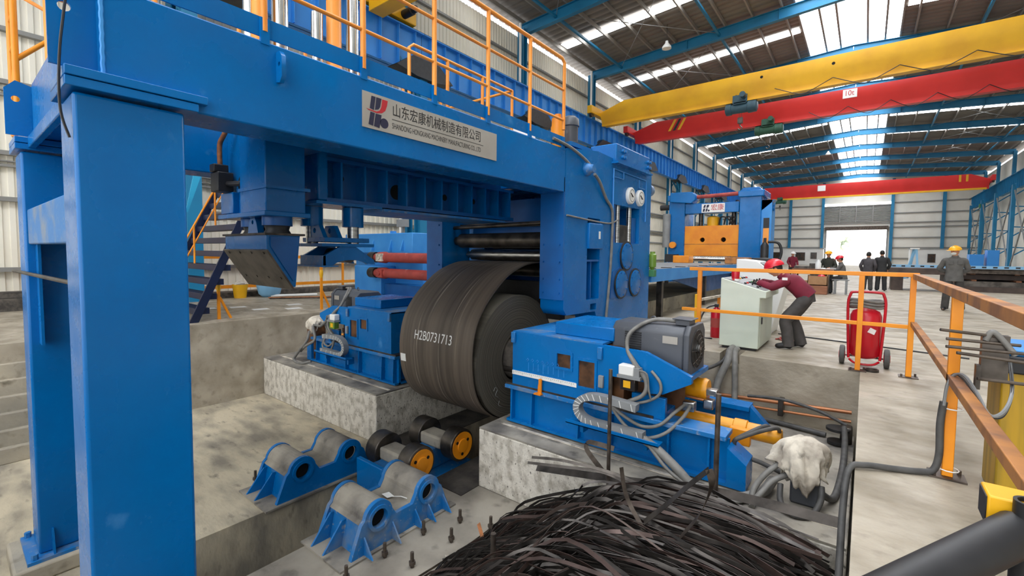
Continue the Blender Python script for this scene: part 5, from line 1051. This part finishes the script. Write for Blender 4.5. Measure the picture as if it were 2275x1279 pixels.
# ================================================================ SECOND STAND down the line, with table
t = thing('roll_table', 'long grey-topped blue roll table leading from the near stand to the far one', 'roll table', (-4.85, 14, 0))
obj('top', MB().box(-6.2, -3.42, 8.9, 18.6, 1.06, 1.12), 'grey', t); obj('side_beam', MB().box(-3.46, -3.4, 8.9, 18.6, .86, 1.12), 'blue_pale', t); obj('side_beam', MB().box(-6.22, -6.16, 8.9, 18.6, .86, 1.12), 'blue_pale', t)
for y in (10.0, 13.5, 17): obj('leg', MB().box(-3.7, -3.58, y, y+.12, 0, .9), 'steel_dark', t); obj('leg', MB().box(-6.0, -5.88, y, y+.12, 0, .9), 'steel_dark', t)
obj('under_frame', MB().prism([(10.5, .9), (18.4, .9), (18.4, .35), (14, .35)], 'x', -3.75, -3.7), 'blue_dark', t); obj('pit_side', MB().box(-6.2, -3.9, 9.5, 18.5, 0, .34), 'concrete', t)
b = MB()
for k in range(9): b.box(-3.72, -3.5, 9.3+k*1.0, 9.4+k*1.0, 1.12, 1.135)
obj('top_bolts', b, 'steel_dark', t)
obj('striped_block', MB().box(-5.9, -5.3, 17.6, 18.2, 1.12, 1.4), 'orange', label='orange block at the left end of the far stand entry roller', cat='block', bevel=.02)
obj('striped_block', MB().box(-4.1, -3.3, 17.9, 18.4, 1.12, 1.36), 'orange_rust', label='brown-orange block at the right end of the far stand entry roller', cat='block', bevel=.02)
t = thing('far_roll_stand', 'second blue roll stand with orange front plate further down the line', 'roll stand', (-5, 20.3, 0))
for x0, x1 in ((-6.9, -6.22), (-4.08, -3.3)):
    p = obj('post', MB().prism([(x0, 0), (x1, 0), (x1, 4.0), (x1-.1, 4.12), (x0+.1, 4.12), (x0, 4.0)], 'y', 19.9, 21.2), 'blue', t, bevel=.02)
    obj('head', MB().box(x0-.05, x1+.1, 19.8, 21.3, 3.75, 4.0), 'blue', p, bevel=.03)
obj('gear_head', MB().prism([(-6.8, 3.7), (-5.9, 3.6), (-5.75, 3.75), (-5.75, 3.95), (-5.9, 4.08), (-6.8, 4.1)], 'y', 19.7, 20.2), 'blue', t, bevel=.02)
obj('right_panel', MB().box(-3.3, -2.95, 20.0, 20.8, .9, 3.6), 'blue_pale', t); obj('panel_door', MB().box(-3.22, -3.02, 19.96, 20.0, 1.3, 2.5), 'orange_light', t); obj('panel_slot', MB().box(-3.22, -3.02, 19.97, 20.0, 2.5, 2.9), 'black', t)
obj('cross_beam', MB().box(-6.2, -4.1, 19.9, 20.5, 3.18, 3.6), 'blue', t, bevel=.015)
obj('front_plate', MB().prism([(-6.24, 1.36), (-4.02, 1.36), (-4.02, 2.66), (-6.24, 2.66)], 'y', 20.0, 20.15, [circ(-5.49, 2.07, .1, 18), circ(-4.66, 2.07, .1, 18)]), 'orange', t)
obj('plate_backing', MB().box(-6.2, -4.1, 20.2, 20.25, 1.36, 2.6), 'black_hole', t)
obj('fold_line', MB().box(-6.24, -4.02, 19.99, 20.0, 1.88, 1.9), 'orange_rust', t)
obj('entry_roll', MB().cyl((-6.25, 19.2, 1.28), (-4.2, 19.2, 1.28), .12, 24), 'chrome', t); obj('roll_holder', MB().box(-6.7, -6.25, 19.0, 19.4, 1.12, 1.45), 'black', t); obj('black_bar', MB().box(-6.3, -4.1, 19.6, 19.9, 1.3, 1.38), 'black', t)
obj('link_shaft', MB().cyl((-5.75, 20.0, 3.88), (-4.1, 20.0, 3.92), .08, 14), 'red_shaft', t)
obj('center_drum', MB().lathe((-5.15, 20.3, 2.62), (0, 0, 1), [(0, .24), (.4, .24), (.46, .1)], 20), 'yellow', t)
for x in (-5.65, -4.35): obj('press_rod', MB().cyl((x, 20.3, 2.6), (x, 20.3, 3.2), .09, 14), 'steel_dark', t)
for k in range(3): obj('hose', MB().tube([(-4.9+k*.2, 20.2, 2.7), (-4.8+k*.2, 20.1, 3.0), (-4.55+k*.15, 20.1, 2.95), (-4.4, 20.2, 2.7)], .03, 8, smooth=5), 'black', t)
obj('left_cylinder', MB().cyl((-6.95, 19.8, 1.75), (-6.95, 19.8, 3.2), .16, 20), 'grey', t); obj('shaft_knob', MB().cyl((-7.3, 20, 3.5), (-6.9, 20, 3.5), .12, 16), 'black', t); obj('orange_guard', MB().cyl((-6.65, 19.7, 1.85), (-6.65, 19.85, 1.85), .14, 18), 'orange', t)
obj('side_shaft', MB().cyl((-3.3, 20.3, 3.3), (-2.9, 20.3, 3.3), .12, 16), 'blue', t); obj('side_bracket', MB().prism([(-3.3, 3.6), (-2.85, 3.6), (-3.3, 3.2)], 'y', 20.0, 20.5), 'blue_dark', t)
pl = obj('name_board', MB().box(-5.52, -4.62, 19.87, 19.9, 3.2, 3.56), 'white', t)
text('chinese_lettering', '宏康', .27, 'logo_red', pl, faceY(-5.16, 19.865, 3.25), .95)
for P in ([(-5.46, 3.40), (-5.42, 3.52), (-5.35, 3.52), (-5.38, 3.40)], [(-5.34, 3.40), (-5.31, 3.52), (-5.22, 3.52), (-5.24, 3.43), (-5.28, 3.40)], [(-5.48, 3.24), (-5.45, 3.37), (-5.38, 3.37), (-5.40, 3.24)], [(-5.37, 3.24), (-5.34, 3.37), (-5.27, 3.37), (-5.31, 3.24)], circ(-5.24, 3.28, .04, 14)): obj('emblem_piece', MB().prism(P, 'y', 19.862, 19.87), 'navy', pl)
obj('gas_cylinder', MB().lathe((-3.05, 19.4, .7), (0, 0, 1), [(0, .14), (1.1, .14), (1.2, .08), (1.25, .05), (1.4, .05)], 18), 'black', label='tall black accumulator cylinder right of the far roll stand', cat='cylinder')
hose('thick black hose arching down right of the black accumulator', [(-2.95, 19.4, 1.95), (-2.6, 19.4, 1.9), (-2.5, 19.4, 1.5), (-2.7, 19.4, 1.0), (-3.0, 19.4, .75)], .05, 'black')
obj('blue_bench', MB().box(-3.2, -2.2, 19.2, 20.0, .3, .72), 'motor_grey', label='dark base block under the black accumulator cylinder', cat='block')

# ================================================================ FAR FLOOR: benches, boxes, plate stacks, cabins
t = thing('work_bench', 'long work table cluttered with papers where the far workers gather', 'table', (-1.6, 21.6, 0))
obj('tabletop', MB().box(-2.3, -.95, 20.9, 22.0, .88, .94), 'wood', t); obj('shelf_panel', MB().box(-1.7, -1.25, 20.95, 21.9, .5, .88), 'grime', t)
for x, y in ((-2.2, 21), (-2.2, 21.9), (-1.05, 21.9), (-1.1, 21)): obj('leg', MB().box(x-.03, x+.03, y-.03, y+.03, 0, .88), 'steel_dark', t)
for i, (x, y) in enumerate(((-1.2, 21.1), (-1.0, 21.2), (-1.35, 21.3))): obj('paper_sheet', MB().box(x-.18, x+.12, y-.1, y+.12, .94, .955+.012*i), 'white', label='white paper pile on the far work table', cat='paper', group='papers on the far work table')
obj('machine_part', MB().box(-2.25, -1.75, 21.1, 21.8, .94, 1.04).box(-1.75, -1.5, 21.2, 21.5, .94, 1.15), 'steel_dark', label='dark machine part lying on the far work table', cat='machine part')
obj('white_jug', MB().lathe((-1.45, 21.05, .94), (0, 0, 1), [(0, .1), (.22, .1), (.3, .05), (.36, .04)], 16), 'white', label='white plastic jug on the far work table', cat='jug')
t = thing('cardboard_box', 'open cardboard box with a red helmet inside, under the far work table', 'box', (-1.42, 20.6, .28))
obj('carton', MB().box(-1.72, -1.1, 20.4, 20.9, .33, .36).box(-1.72, -1.1, 20.4, 20.42, .33, .68).box(-1.72, -1.1, 20.88, 20.9, .33, .68).box(-1.72, -1.7, 20.4, 20.9, .33, .72).box(-1.12, -1.1, 20.4, 20.9, .33, .74), 'cardboard', t)
obj('red_cap', MB().sphere((-1.3, 20.6, .64), .13, 14, 10, (1.1, 1, .8)), 'helmet_red', label='red hard hat lying in the open cardboard box', cat='helmet')
obj('wooden_crate', MB().box(-1.65, -1.1, 20.35, 20.9, 0, .325), 'crate_wood', label='reddish wooden crate under the open cardboard box', cat='crate', bevel=.01)
obj('wooden_crate', MB().box(-2.0, -1.68, 20.5, 20.9, 0, .5), 'cardboard', label='tall carton left of the open cardboard box', cat='box', bevel=.01)
t = thing('stool', 'grey metal stool the red-helmeted worker sits on', 'stool', (-.72, 21.3, 0))
obj('seat', MB().box(-1.0, -.46, 21.05, 21.5, .52, .56), 'grey', t, bevel=.01)
for x, y in ((-.9, 21.1), (-.55, 21.1), (-.9, 21.45), (-.55, 21.45)): obj('leg', MB().box(x-.035, x+.035, y-.035, y+.035, 0, .52), 'grey', t)
# long plate stacks at the right
for lab, x0, x1, y0, y1, z0, z1 in (('long stack of dark steel plate behind the yellow-helmeted man', 0.75, 3.2, 25.6, 27.6, .72, .98), ('timber bearer under the left end of the dark plate stack', .9, 1.3, 25.8, 27.4, .0, .72), ('timber bearer under the right end of the dark plate stack', 2.6, 3.0, 25.8, 27.4, 0, .72)):
    obj('steel_plate', MB().box(x0, x1, y0, y1, z0, z1), 'plate_stack', label=lab, cat='steel plate', bevel=.008)
for i, (x0, x1, y0, z0, z1) in enumerate(((2.9, 8.4, 27.0, .0, .22), (3.0, 8.5, 27.2, .22, .44), (3.4, 8.6, 28.0, .50, .72), (3.1, 8.2, 27.6, .76, .92), (3.3, 8.4, 27.4, .95, 1.02))):
    obj('steel_plate', MB().box(x0, x1, y0, y0+3.4, z0, z1), ('plate_stack', 'steel_dark', 'plate_stack', 'steel_rusty', 'grey')[i], label='%s layer from the floor of the wide plate stack at the right' % ORD[i], cat='steel plate', group='wide plate stack')
for k in range(4): obj('timber_bearer', MB().box(3.6+k*1.3, 3.75+k*1.3, 27.4, 30.2, .44, .50).box(3.6+k*1.3, 3.75+k*1.3, 27.7, 30.2, .72, .76), 'wood', label='wooden bearer between layers of the wide plate stack at the right', cat='timber', group='bearers in the plate stack')
t = thing('pipe_rack', 'pale perforated rail lying on the dark plate stack', 'rail', (1.5, 27.3, 1.0))
obj('rail', MB().box(.8, 5.5, 27.0, 27.1, .98, 1.1), 'screen_blue', t)
for k in range(14): obj('slot', MB().box(.95+k*.32, 1.08+k*.32, 26.995, 27.0, 1.01, 1.07), 'ink', t)
t = thing('a_frame', 'pale blue leaning A-frame of channel sections behind the plate stack', 'frame', (2.3, 40, 0))
for p, q in (((2.05, 40, 0), (2.55, 40.2, 2.0)), ((2.75, 40, 0), (2.6, 40.2, 2.0)), ((2.25, 41, 0), (2.5, 40.4, 2.0))): obj('leg', MB().bar(p, q, .12, .12), 'screen_blue', t)
obj('cap', MB().box(2.3, 2.75, 40, 40.5, 1.98, 2.06), 'white', t)
def cabin(lab, x0, x1, y, h, wins):
    t = thing('site_cabin', lab, 'cabin', ((x0+x1)/2, y, 0))
    obj('wall', MB().box(x0, x1, y, y+2.4, 0, h), 'cabin_white', t, bevel=.02); obj('roof', MB().box(x0-.1, x1+.1, y-.1, y+2.5, h, h+.1), 'grey', t)
    for a, c, d, e in wins:
        f = obj('window', MB().box(a, c, y-.03, y, d, e), 'grey', t); obj('pane', MB().box(a+.06, c-.06, y-.04, y-.03, d+.06, e-.06), 'glass_dark', f)
cabin('long white site cabin with dark windows left of the far door', -15, -5.5, 88, 2.7, [(-12.9, -11.4, 1.0, 2.1), (-9.3, -7.9, .7, 2.1), (-7.2, -6.3, 1.0, 2.1)])
cabin('white site cabin with one dark door right of the far door', 5.0, 11.0, 88, 2.65, [(6.9, 7.8, .7, 2.0)])
obj('blue_cabinet', MB().box(5.85, 6.6, 46, 47, 0, 1.7), 'blue_girder', label='blue steel cabinet at the foot of the right columns, nearer one', cat='cabinet', bevel=.02)
obj('blue_cabinet', MB().box(6.75, 7.35, 46, 47, 0, 2.0), 'blue_girder', label='taller blue steel cabinet right beside the other under the right columns', cat='cabinet', bevel=.02)
obj('green_notice', MB().box(11.36, 11.42, 58.3, 61.5, 4.6, 5.8), 'pale_green', label='pale green notice board hung on the right columns', cat='sign')
obj('exit_lamp', MB().box(11.3, 11.45, 84.1, 84.5, 8.0, 8.5), 'green', label='small green lamp high on the right columns by the end wall', cat='lamp')
# ================================================================ PEOPLE
def skin_mesh(nodes, edges, root, sub=2):
    me = bpy.data.meshes.new('tmp'); names = list(nodes); ix = {n: i for i, n in enumerate(names)}
    me.from_pydata([nodes[n][0] for n in names], [(ix[a], ix[b]) for a, b in edges], []); o = bpy.data.objects.new('tmp', me); C.objects.link(o)
    md = o.modifiers.new('s', 'SKIN'); md.use_smooth_shade = True; o.modifiers.new('ss', 'SUBSURF').levels = sub
    for n, v in zip(names, me.skin_vertices[0].data):
        r = nodes[n][1]; v.radius = (r, r) if not isinstance(r, tuple) else r; v.use_root = (n == root)
    bpy.context.view_layer.update(); dg = bpy.context.evaluated_depsgraph_get(); ev = o.evaluated_get(dg); m2 = ev.to_mesh()
    b = MB().add([tuple(v.co) for v in m2.vertices], [tuple(p.vertices) for p in m2.polygons]); ev.to_mesh_clear(); bpy.data.objects.remove(o); bpy.data.meshes.remove(me); return b
def head_mesh(c, fwd, upv, s=1.0):
    b = MB(); fwd = Vector(fwd).normalized(); upv = Vector(upv); upv = (upv-fwd*upv.dot(fwd)).normalized(); side = fwd.cross(upv)
    b.sphere((0, 0, 0), 1, 20, 14); vs = []
    for x, y, z in b.v:                        # x forward, y side, z up
        w = .076*(1-.22*max(0, -z)**1.5); d = .096*(1-.12*max(0, -z)); h = .118
        X, Y, Z = x*d, y*w, z*h
        if x > .3 and -.75 < z < -.2: X += .010*(1-abs(z+.45)/.4)
        if x > .9 and abs(y) < .25 and -.35 < z < .2: X += .020
        if x > .75 and .1 < abs(y) < .55 and 0 < z < .3: X -= .008
        if z < -.8 and x > 0: X += .015
        vs.append(Vector((X, Y, Z)))
    for sg in (-1, 1):
        e = MB().sphere((-.01, sg*.077, -.01), .03, 8, 6, (.7, .35, 1.1)); k = len(vs); vs += [Vector(v) for v in e.v]; b.f += [tuple(i+k for i in f) for f in e.f]
    b.v = [tuple(Vector(c)+fwd*(v.x*s)+side*(v.y*s)+upv*(v.z*s)) for v in vs]; return b, fwd, side, upv
def human(lab, J, fwd, up, jacket, trousers, helmet=None, hair=True, hands=(None, None), mask=False, group=None, base=None, badge=False):
    t = thing('person', lab, 'person', base or ((J['ankL'][0]+J['ankR'][0])/2, (J['ankL'][1]+J['ankR'][1])/2, 0))
    V = {k: Vector(v) for k, v in J.items()}
    ch = V['chest']; nk = V['neck']
    nodes = {'pelvis': (V['pelvis'], .12), 'belly': ((V['pelvis']+ch)/2, .105), 'chest': (ch, .12), 'neck': (nk, .058), 'skull': (V['head']-Vector(up)*.02, .06)}
    edges = [('pelvis', 'belly'), ('belly', 'chest'), ('chest', 'neck'), ('neck', 'skull')]
    for s in 'LR':
        sh, el, wr, hp, kn, an, to = [V[k+s] for k in ('sho', 'elb', 'wri', 'hip', 'kne', 'ank', 'toe')]
        nodes.update({'sh'+s: (sh-Vector(up)*.045, .045), 'el'+s: (el, .04), 'wr'+s: (wr, .03), 'hp'+s: (hp, .085), 'kn'+s: (kn, .055), 'an'+s: (an, .035), 'to'+s: (to, .018)})
        edges += [('chest', 'sh'+s), ('sh'+s, 'el'+s), ('el'+s, 'wr'+s), ('pelvis', 'hp'+s), ('hp'+s, 'kn'+s), ('kn'+s, 'an'+s), ('an'+s, 'to'+s)]
        d = (wr-el).normalized(); out = V.get('hand'+s, wr+d*.1); hd = (out-wr).normalized(); sd = hd.cross(Vector((0, 0, 1))); sd = sd.normalized() if sd.length > .1 else Vector((1, 0, 0)); dn = sd.cross(hd).normalized()
        if dn.z > 0: dn = -dn
        nodes['pa'+s] = (wr+hd*.055, .032); edges.append(('wr'+s, 'pa'+s))
        for k, (o, l) in enumerate(((-.03, .062), (-.010, .075), (.011, .07), (.031, .055))):
            a = wr+hd*.085+sd*o; nodes['f%d%s' % (k, s)] = (a, .0105); nodes['g%d%s' % (k, s)] = (a+hd*l*.6+dn*.012, .009); nodes['h%d%s' % (k, s)] = (a+hd*l*.85+dn*.035, .008)
            edges += [('pa'+s, 'f%d%s' % (k, s)), ('f%d%s' % (k, s), 'g%d%s' % (k, s)), ('g%d%s' % (k, s), 'h%d%s' % (k, s))]
        tm = 1 if s == 'L' else -1; a = wr+hd*.045+sd*(.035*tm)
        nodes['t0'+s] = (a, .011); nodes['t1'+s] = (a+hd*.035+sd*(.018*tm)+dn*.01, .009); edges += [('pa'+s, 't0'+s), ('t0'+s, 't1'+s)]
    b = skin_mesh(nodes, edges, 'pelvis'); hb, f, sd, u = head_mesh(V['head'], fwd, up); b.add(hb.v, hb.f)
    body = obj('body', b, 'skin', t, ang=80)
    side = V['shoL']-V['shoR']; side = side.normalized()
    def loft(cs, n=20):
        P = [Vector(c[0]) for c in cs]; vs = []
        for k, (c, ra, rb) in enumerate(cs):
            d = (P[min(k+1, len(P)-1)]-P[max(k-1, 0)]).normalized(); a = (side-d*side.dot(d)).normalized(); q = a.cross(d)
            for m in range(n):
                t2 = 2*math.pi*m/n; ct, st_ = math.cos(t2), math.sin(t2); e = .8
                vs.append(P[k]+a*(ra*math.copysign(abs(ct)**e, ct))+q*(rb*math.copysign(abs(st_)**e, st_)))
        L_ = len(cs)-1
        return MB().add(vs, [(k*n+m, k*n+(m+1) % n, (k+1)*n+(m+1) % n, (k+1)*n+m) for k in range(L_) for m in range(n)]+[tuple(range(n))[::-1], tuple(range(L_*n, L_*n+n))])
    pv = V['pelvis']; ax = (ch-pv).normalized(); hem = pv-ax*(.05 if ax.z < .9 else .13); sm_ = (V['shoL']+V['shoR'])/2; back = ax
    bent = ax.z < .9
    jk = loft([(hem, .165 if bent else .185, .122 if bent else .15), (pv+ax*.03, .172 if bent else .18, .135 if bent else .142), (pv.lerp(ch, .45), .165, .128), (ch-ax*.03, .19, .13), (sm_.lerp(ch, .5), .20, .12), (sm_.lerp(nk, .12), .19, .085), (sm_.lerp(nk, .5), .105, .078), (nk-Vector(up)*.015, .068, .066)])
    for s in 'LR':
        sh, el, wr = V['sho'+s], V['elb'+s], V['wri'+s]; sh = sh-Vector(up)*.03; inn = sh.lerp(sm_, .4)
        jk.tube([inn, sh, sh.lerp(el, .5), el, el.lerp(wr, .5), wr], [.06]*5+[.064]*5+[.066]*5+[.062]*5+[.056]*5+[.05], 14, smooth=5)
        jk.lathe(wr-(wr-el).normalized()*.03, wr-el, [(0, .05), (.035, .05)], 14)
    j_ = obj('jacket', jk, jacket, t, ang=70)
    obj('collar', MB().lathe(nk-Vector(up)*.03, (V['head']-nk), [(0, .078), (.045, .068), (.05, .062), (.02, .06)], 18), jacket, j_, ang=70)
    if jacket == 'jacket_grey' and mask:
        for g in (-1, 1): obj('chest_pocket', MB().box(ch.x+g*.09-.05, ch.x+g*.09+.05, ch.y-.142, ch.y-.132, ch.z-.03, ch.z+.08), jacket, j_, bevel=.004)
    tr = loft([(pv+ax*.10, .145, .11), (pv+ax*.02, .158, .122), ((V['hipL']+V['hipR'])/2-Vector((0, 0, .06)), .15, .12)])
    for s in 'LR':
        hp, kn, an = V['hip'+s], V['kne'+s], V['ank'+s]; tp = hp.lerp(pv, .3)
        tr.tube([tp, hp, hp.lerp(kn, .5), kn, kn.lerp(an, .5), an-Vector((0, 0, .045))], [.085]*5+[.092]*5+[.09]*5+[.083]*5+[.08]*5+[.078], 16, smooth=5)
    obj('trousers', tr, trousers, t, ang=70)
    for s in 'LR':
        an, to = V['ank'+s], V['toe'+s]; hl = an-(to-an).normalized()*.05; hl.z = .035+to.z-.03
        obj('shoe', skin_mesh({'a': (an-Vector((0, 0, .02)), .048), 'b': (hl, .04), 'c': ((an*.4+to*.6)-Vector((0, 0, .01)), .048), 'd': (to, .036)}, [('a', 'b'), ('a', 'c'), ('c', 'd')], 'a'), 'shoe', t, ang=80)
        if hands[0 if s == 'L' else 1]:
            keys = [k for k in nodes if k.endswith(s) and k[:1] in 'fghtp' and k not in ('hp'+s,) and not k.startswith('to')]
            gn = {k: (nodes[k][0], nodes[k][1]+.004) for k in keys}; gn['wr'+s] = (nodes['wr'+s][0], .036); ge = [e for e in edges if e[0] in gn and e[1] in gn]
            obj('glove', skin_mesh(gn, ge, 'pa'+s), hands[0 if s == 'L' else 1], t, ang=80)
    hc = V['head']
    MX = Matrix(((f.x, sd.x, u.x, hc.x), (f.y, sd.y, u.y, hc.y), (f.z, sd.z, u.z, hc.z), (0, 0, 0, 1)))
    if hair:
        b = MB(); b.sphere((-.012, 0, .018), 1, 20, 14, (.098, .083, .114)); keep = [i for i, fc in enumerate(b.f) if all(not (b.v[v][0] > .035 and b.v[v][2] < .085) and b.v[v][2] > -.07 for v in fc)]; b.f = [b.f[i] for i in keep]
        obj('hair', b.xf(MX), 'hair', t, ang=80)
    if helmet:
        b = MB().lathe((0, 0, .035), (0, 0, 1), [(0, .128), (.02, .127), (.05, .118), (.085, .09), (.105, .05), (.112, .0)], 28); b.v = [(v[0]*1.12, v[1]*.98, v[2]) for v in b.v]
        h = obj('hard_hat', b.xf(MX), helmet, t, ang=60)
        n = 20; vs = []
        for i in range(n+1):
            a = -1.5+3*i/n
            for rr, z in ((.118, .045), (.155+.025*math.cos(a), .030)): vs.append((rr*1.1*math.cos(a), rr*math.sin(a), z))
        b = MB().add(vs, [(2*i, 2*i+2, 2*i+3, 2*i+1) for i in range(n)]); b.xf(MX); o = obj('brim', b, helmet, h, ang=60); o.modifiers.new('s', 'SOLIDIFY').thickness = .006
        obj('ridge', MB().tube([(.13*math.cos(a), 0, .04+.112*math.sin(a)) for a in [k*.3 for k in range(1, 10)]], .012, 6).xf(MX), helmet, h)
    for sg in (-1, 1): obj('eye', MB().sphere((.083, sg*.03, .012), .009, 8, 6).xf(MX), 'ink', t)
    obj('mouth', MB().sphere((.094, 0, -.062), .02, 8, 6, (.25, 1, .2)).xf(MX), 'red_shaft', t) if not mask else obj('face_mask', MB().sphere((.05, 0, -.052), 1, 16, 12, (.062, .066, .05)).xf(MX), 'mask', t, ang=80)
    if badge:
        p = V['shoL']; obj('badge', MB().box(p.x-.03, p.x+.04, p.y-.112, p.y-.106, p.z-.0, p.z+.04), 'white', t)
    return t
# operator leaning on the desk, facing -X
human('bending operator in maroon jacket and red hard hat working at the control desk', dict(
    pelvis=(-.69, 8.12, .84), chest=(-.89, 8.12, 1.04), neck=(-1.02, 8.12, 1.14), head=(-1.12, 8.10, 1.22),
    shoL=(-.95, 7.93, 1.06), elbL=(-1.13, 7.84, .95), wriL=(-1.30, 7.92, 1.0), handL=(-1.42, 7.95, .99), shoR=(-.95, 8.31, 1.06), elbR=(-1.14, 8.38, .96), wriR=(-1.30, 8.2, 1.0), handR=(-1.42, 8.15, .99),
    hipL=(-.69, 8.03, .79), kneL=(-.93, 7.99, .44), ankL=(-.88, 7.98, .09), toeL=(-1.06, 7.95, .032), hipR=(-.68, 8.22, .79), kneR=(-.87, 8.28, .46), ankR=(-.74, 8.27, .09), toeR=(-.91, 8.27, .032)),
    (-.9, -.12, -.28), (-.28, 0, .96), 'maroon', 'trouser_grey', 'helmet_red', hands=('black', 'glove_white'), badge=True)
# man in yellow helmet, hands behind his back, looking to the left
x, y = 1.88, 16.9
human('standing man in grey work clothes, yellow hard hat and face mask, hands behind back', dict(
    pelvis=(x, y, .93), chest=(x, y, 1.28), neck=(x, y-.02, 1.47), head=(x-.01, y-.04, 1.60), shoL=(x+.19, y, 1.39), elbL=(x+.27, y+.1, 1.12), wriL=(x+.08, y+.19, .98), handL=(x-.02, y+.2, .94), shoR=(x-.19, y, 1.39), elbR=(x-.28, y+.1, 1.12), wriR=(x-.08, y+.2, 1.0), handR=(x+.02, y+.22, .95),
    hipL=(x+.1, y, .88), kneL=(x+.14, y+.05, .48), ankL=(x+.19, y+.12, .09), toeL=(x+.20, y-.06, .035), hipR=(x-.1, y, .88), kneR=(x-.13, y-.06, .48), ankR=(x-.15, y-.02, .09), toeR=(x-.2, y-.2, .035)),
    (-.75, -.66, -.05), (0, 0, 1), 'jacket_grey', 'trouser_grey', 'helmet_yellow', hair=False, mask=True)
def standing(lab, x, y, h, jk, tr, fx, fy, arms=0, **k):
    s = h/1.72; L = math.hypot(fx, fy); fx, fy = fx/L, fy/L; sx, sy = -fy, fx
    P = lambda a, b, z: (x+fx*a*s+sx*b*s, y+fy*a*s+sy*b*s, z*s)
    J = dict(pelvis=P(0, 0, .92), chest=P(0, 0, 1.25), neck=P(.0, 0, 1.43), head=P(.03, 0, 1.57))
    for n, g in (('L', 1), ('R', -1)):
        J.update({'sho'+n: P(0, .18*g, 1.36), 'elb'+n: P(-.03+.08*arms, .26*g, 1.09), 'wri'+n: P(.06+.2*arms, .22*g, .87+.12*arms), 'hip'+n: P(0, .09*g, .87), 'kne'+n: P(.03*g, .1*g, .47), 'ank'+n: P(-.02+.02*g, .12*g, .09), 'toe'+n: P(.14+.02*g, .14*g, .034)})
    return human(lab, J, (fx, fy, -.05), (0, 0, 1), jk, tr, **k)
standing('man in dark grey jacket standing with his back turned, left of the far pair', .08, 24.5, 1.66, 'jacket_mid', 'trouser_grey', .15, 1)
standing('man in black clothes standing with his back turned, right of the far pair', .53, 24.6, 1.74, 'jacket_black', 'jacket_black', -.1, 1, arms=.4)
standing('worker in olive jacket and pale hard hat standing at the far work table', -1.2, 22.4, 1.66, 'jacket_olive', 'trouser_grey', -.2, -1, arms=.7, helmet='helmet_yellow')
standing('distant worker in maroon with pale hard hat behind the far work table', -3.4, 31, 1.7, 'maroon', 'trouser_grey', .6, -1, arms=.5, helmet='white')
x, y = -.68, 21.35
human('worker in red hard hat sitting on the grey stool, writing at the far table', dict(
    pelvis=(x, y, .66), chest=(x-.05, y, 1.0), neck=(x-.08, y, 1.19), head=(x-.11, y, 1.32), shoL=(x-.06, y-.18, 1.11), elbL=(x-.18, y-.2, .93), wriL=(x-.38, y-.1, .97), shoR=(x-.06, y+.18, 1.11), elbR=(x-.18, y+.2, .93), wriR=(x-.38, y+.1, .97),
    hipL=(x-.02, y-.1, .62), kneL=(x-.42, y-.12, .53), ankL=(x-.36, y-.12, .09), toeL=(x-.52, y-.12, .034), hipR=(x-.02, y+.1, .62), kneR=(x-.42, y+.13, .53), ankR=(x-.40, y+.13, .09), toeR=(x-.56, y+.13, .034)),
    (-1, 0, -.3), (-.2, 0, 1), 'jacket_grey', 'jacket_black', 'helmet_red')
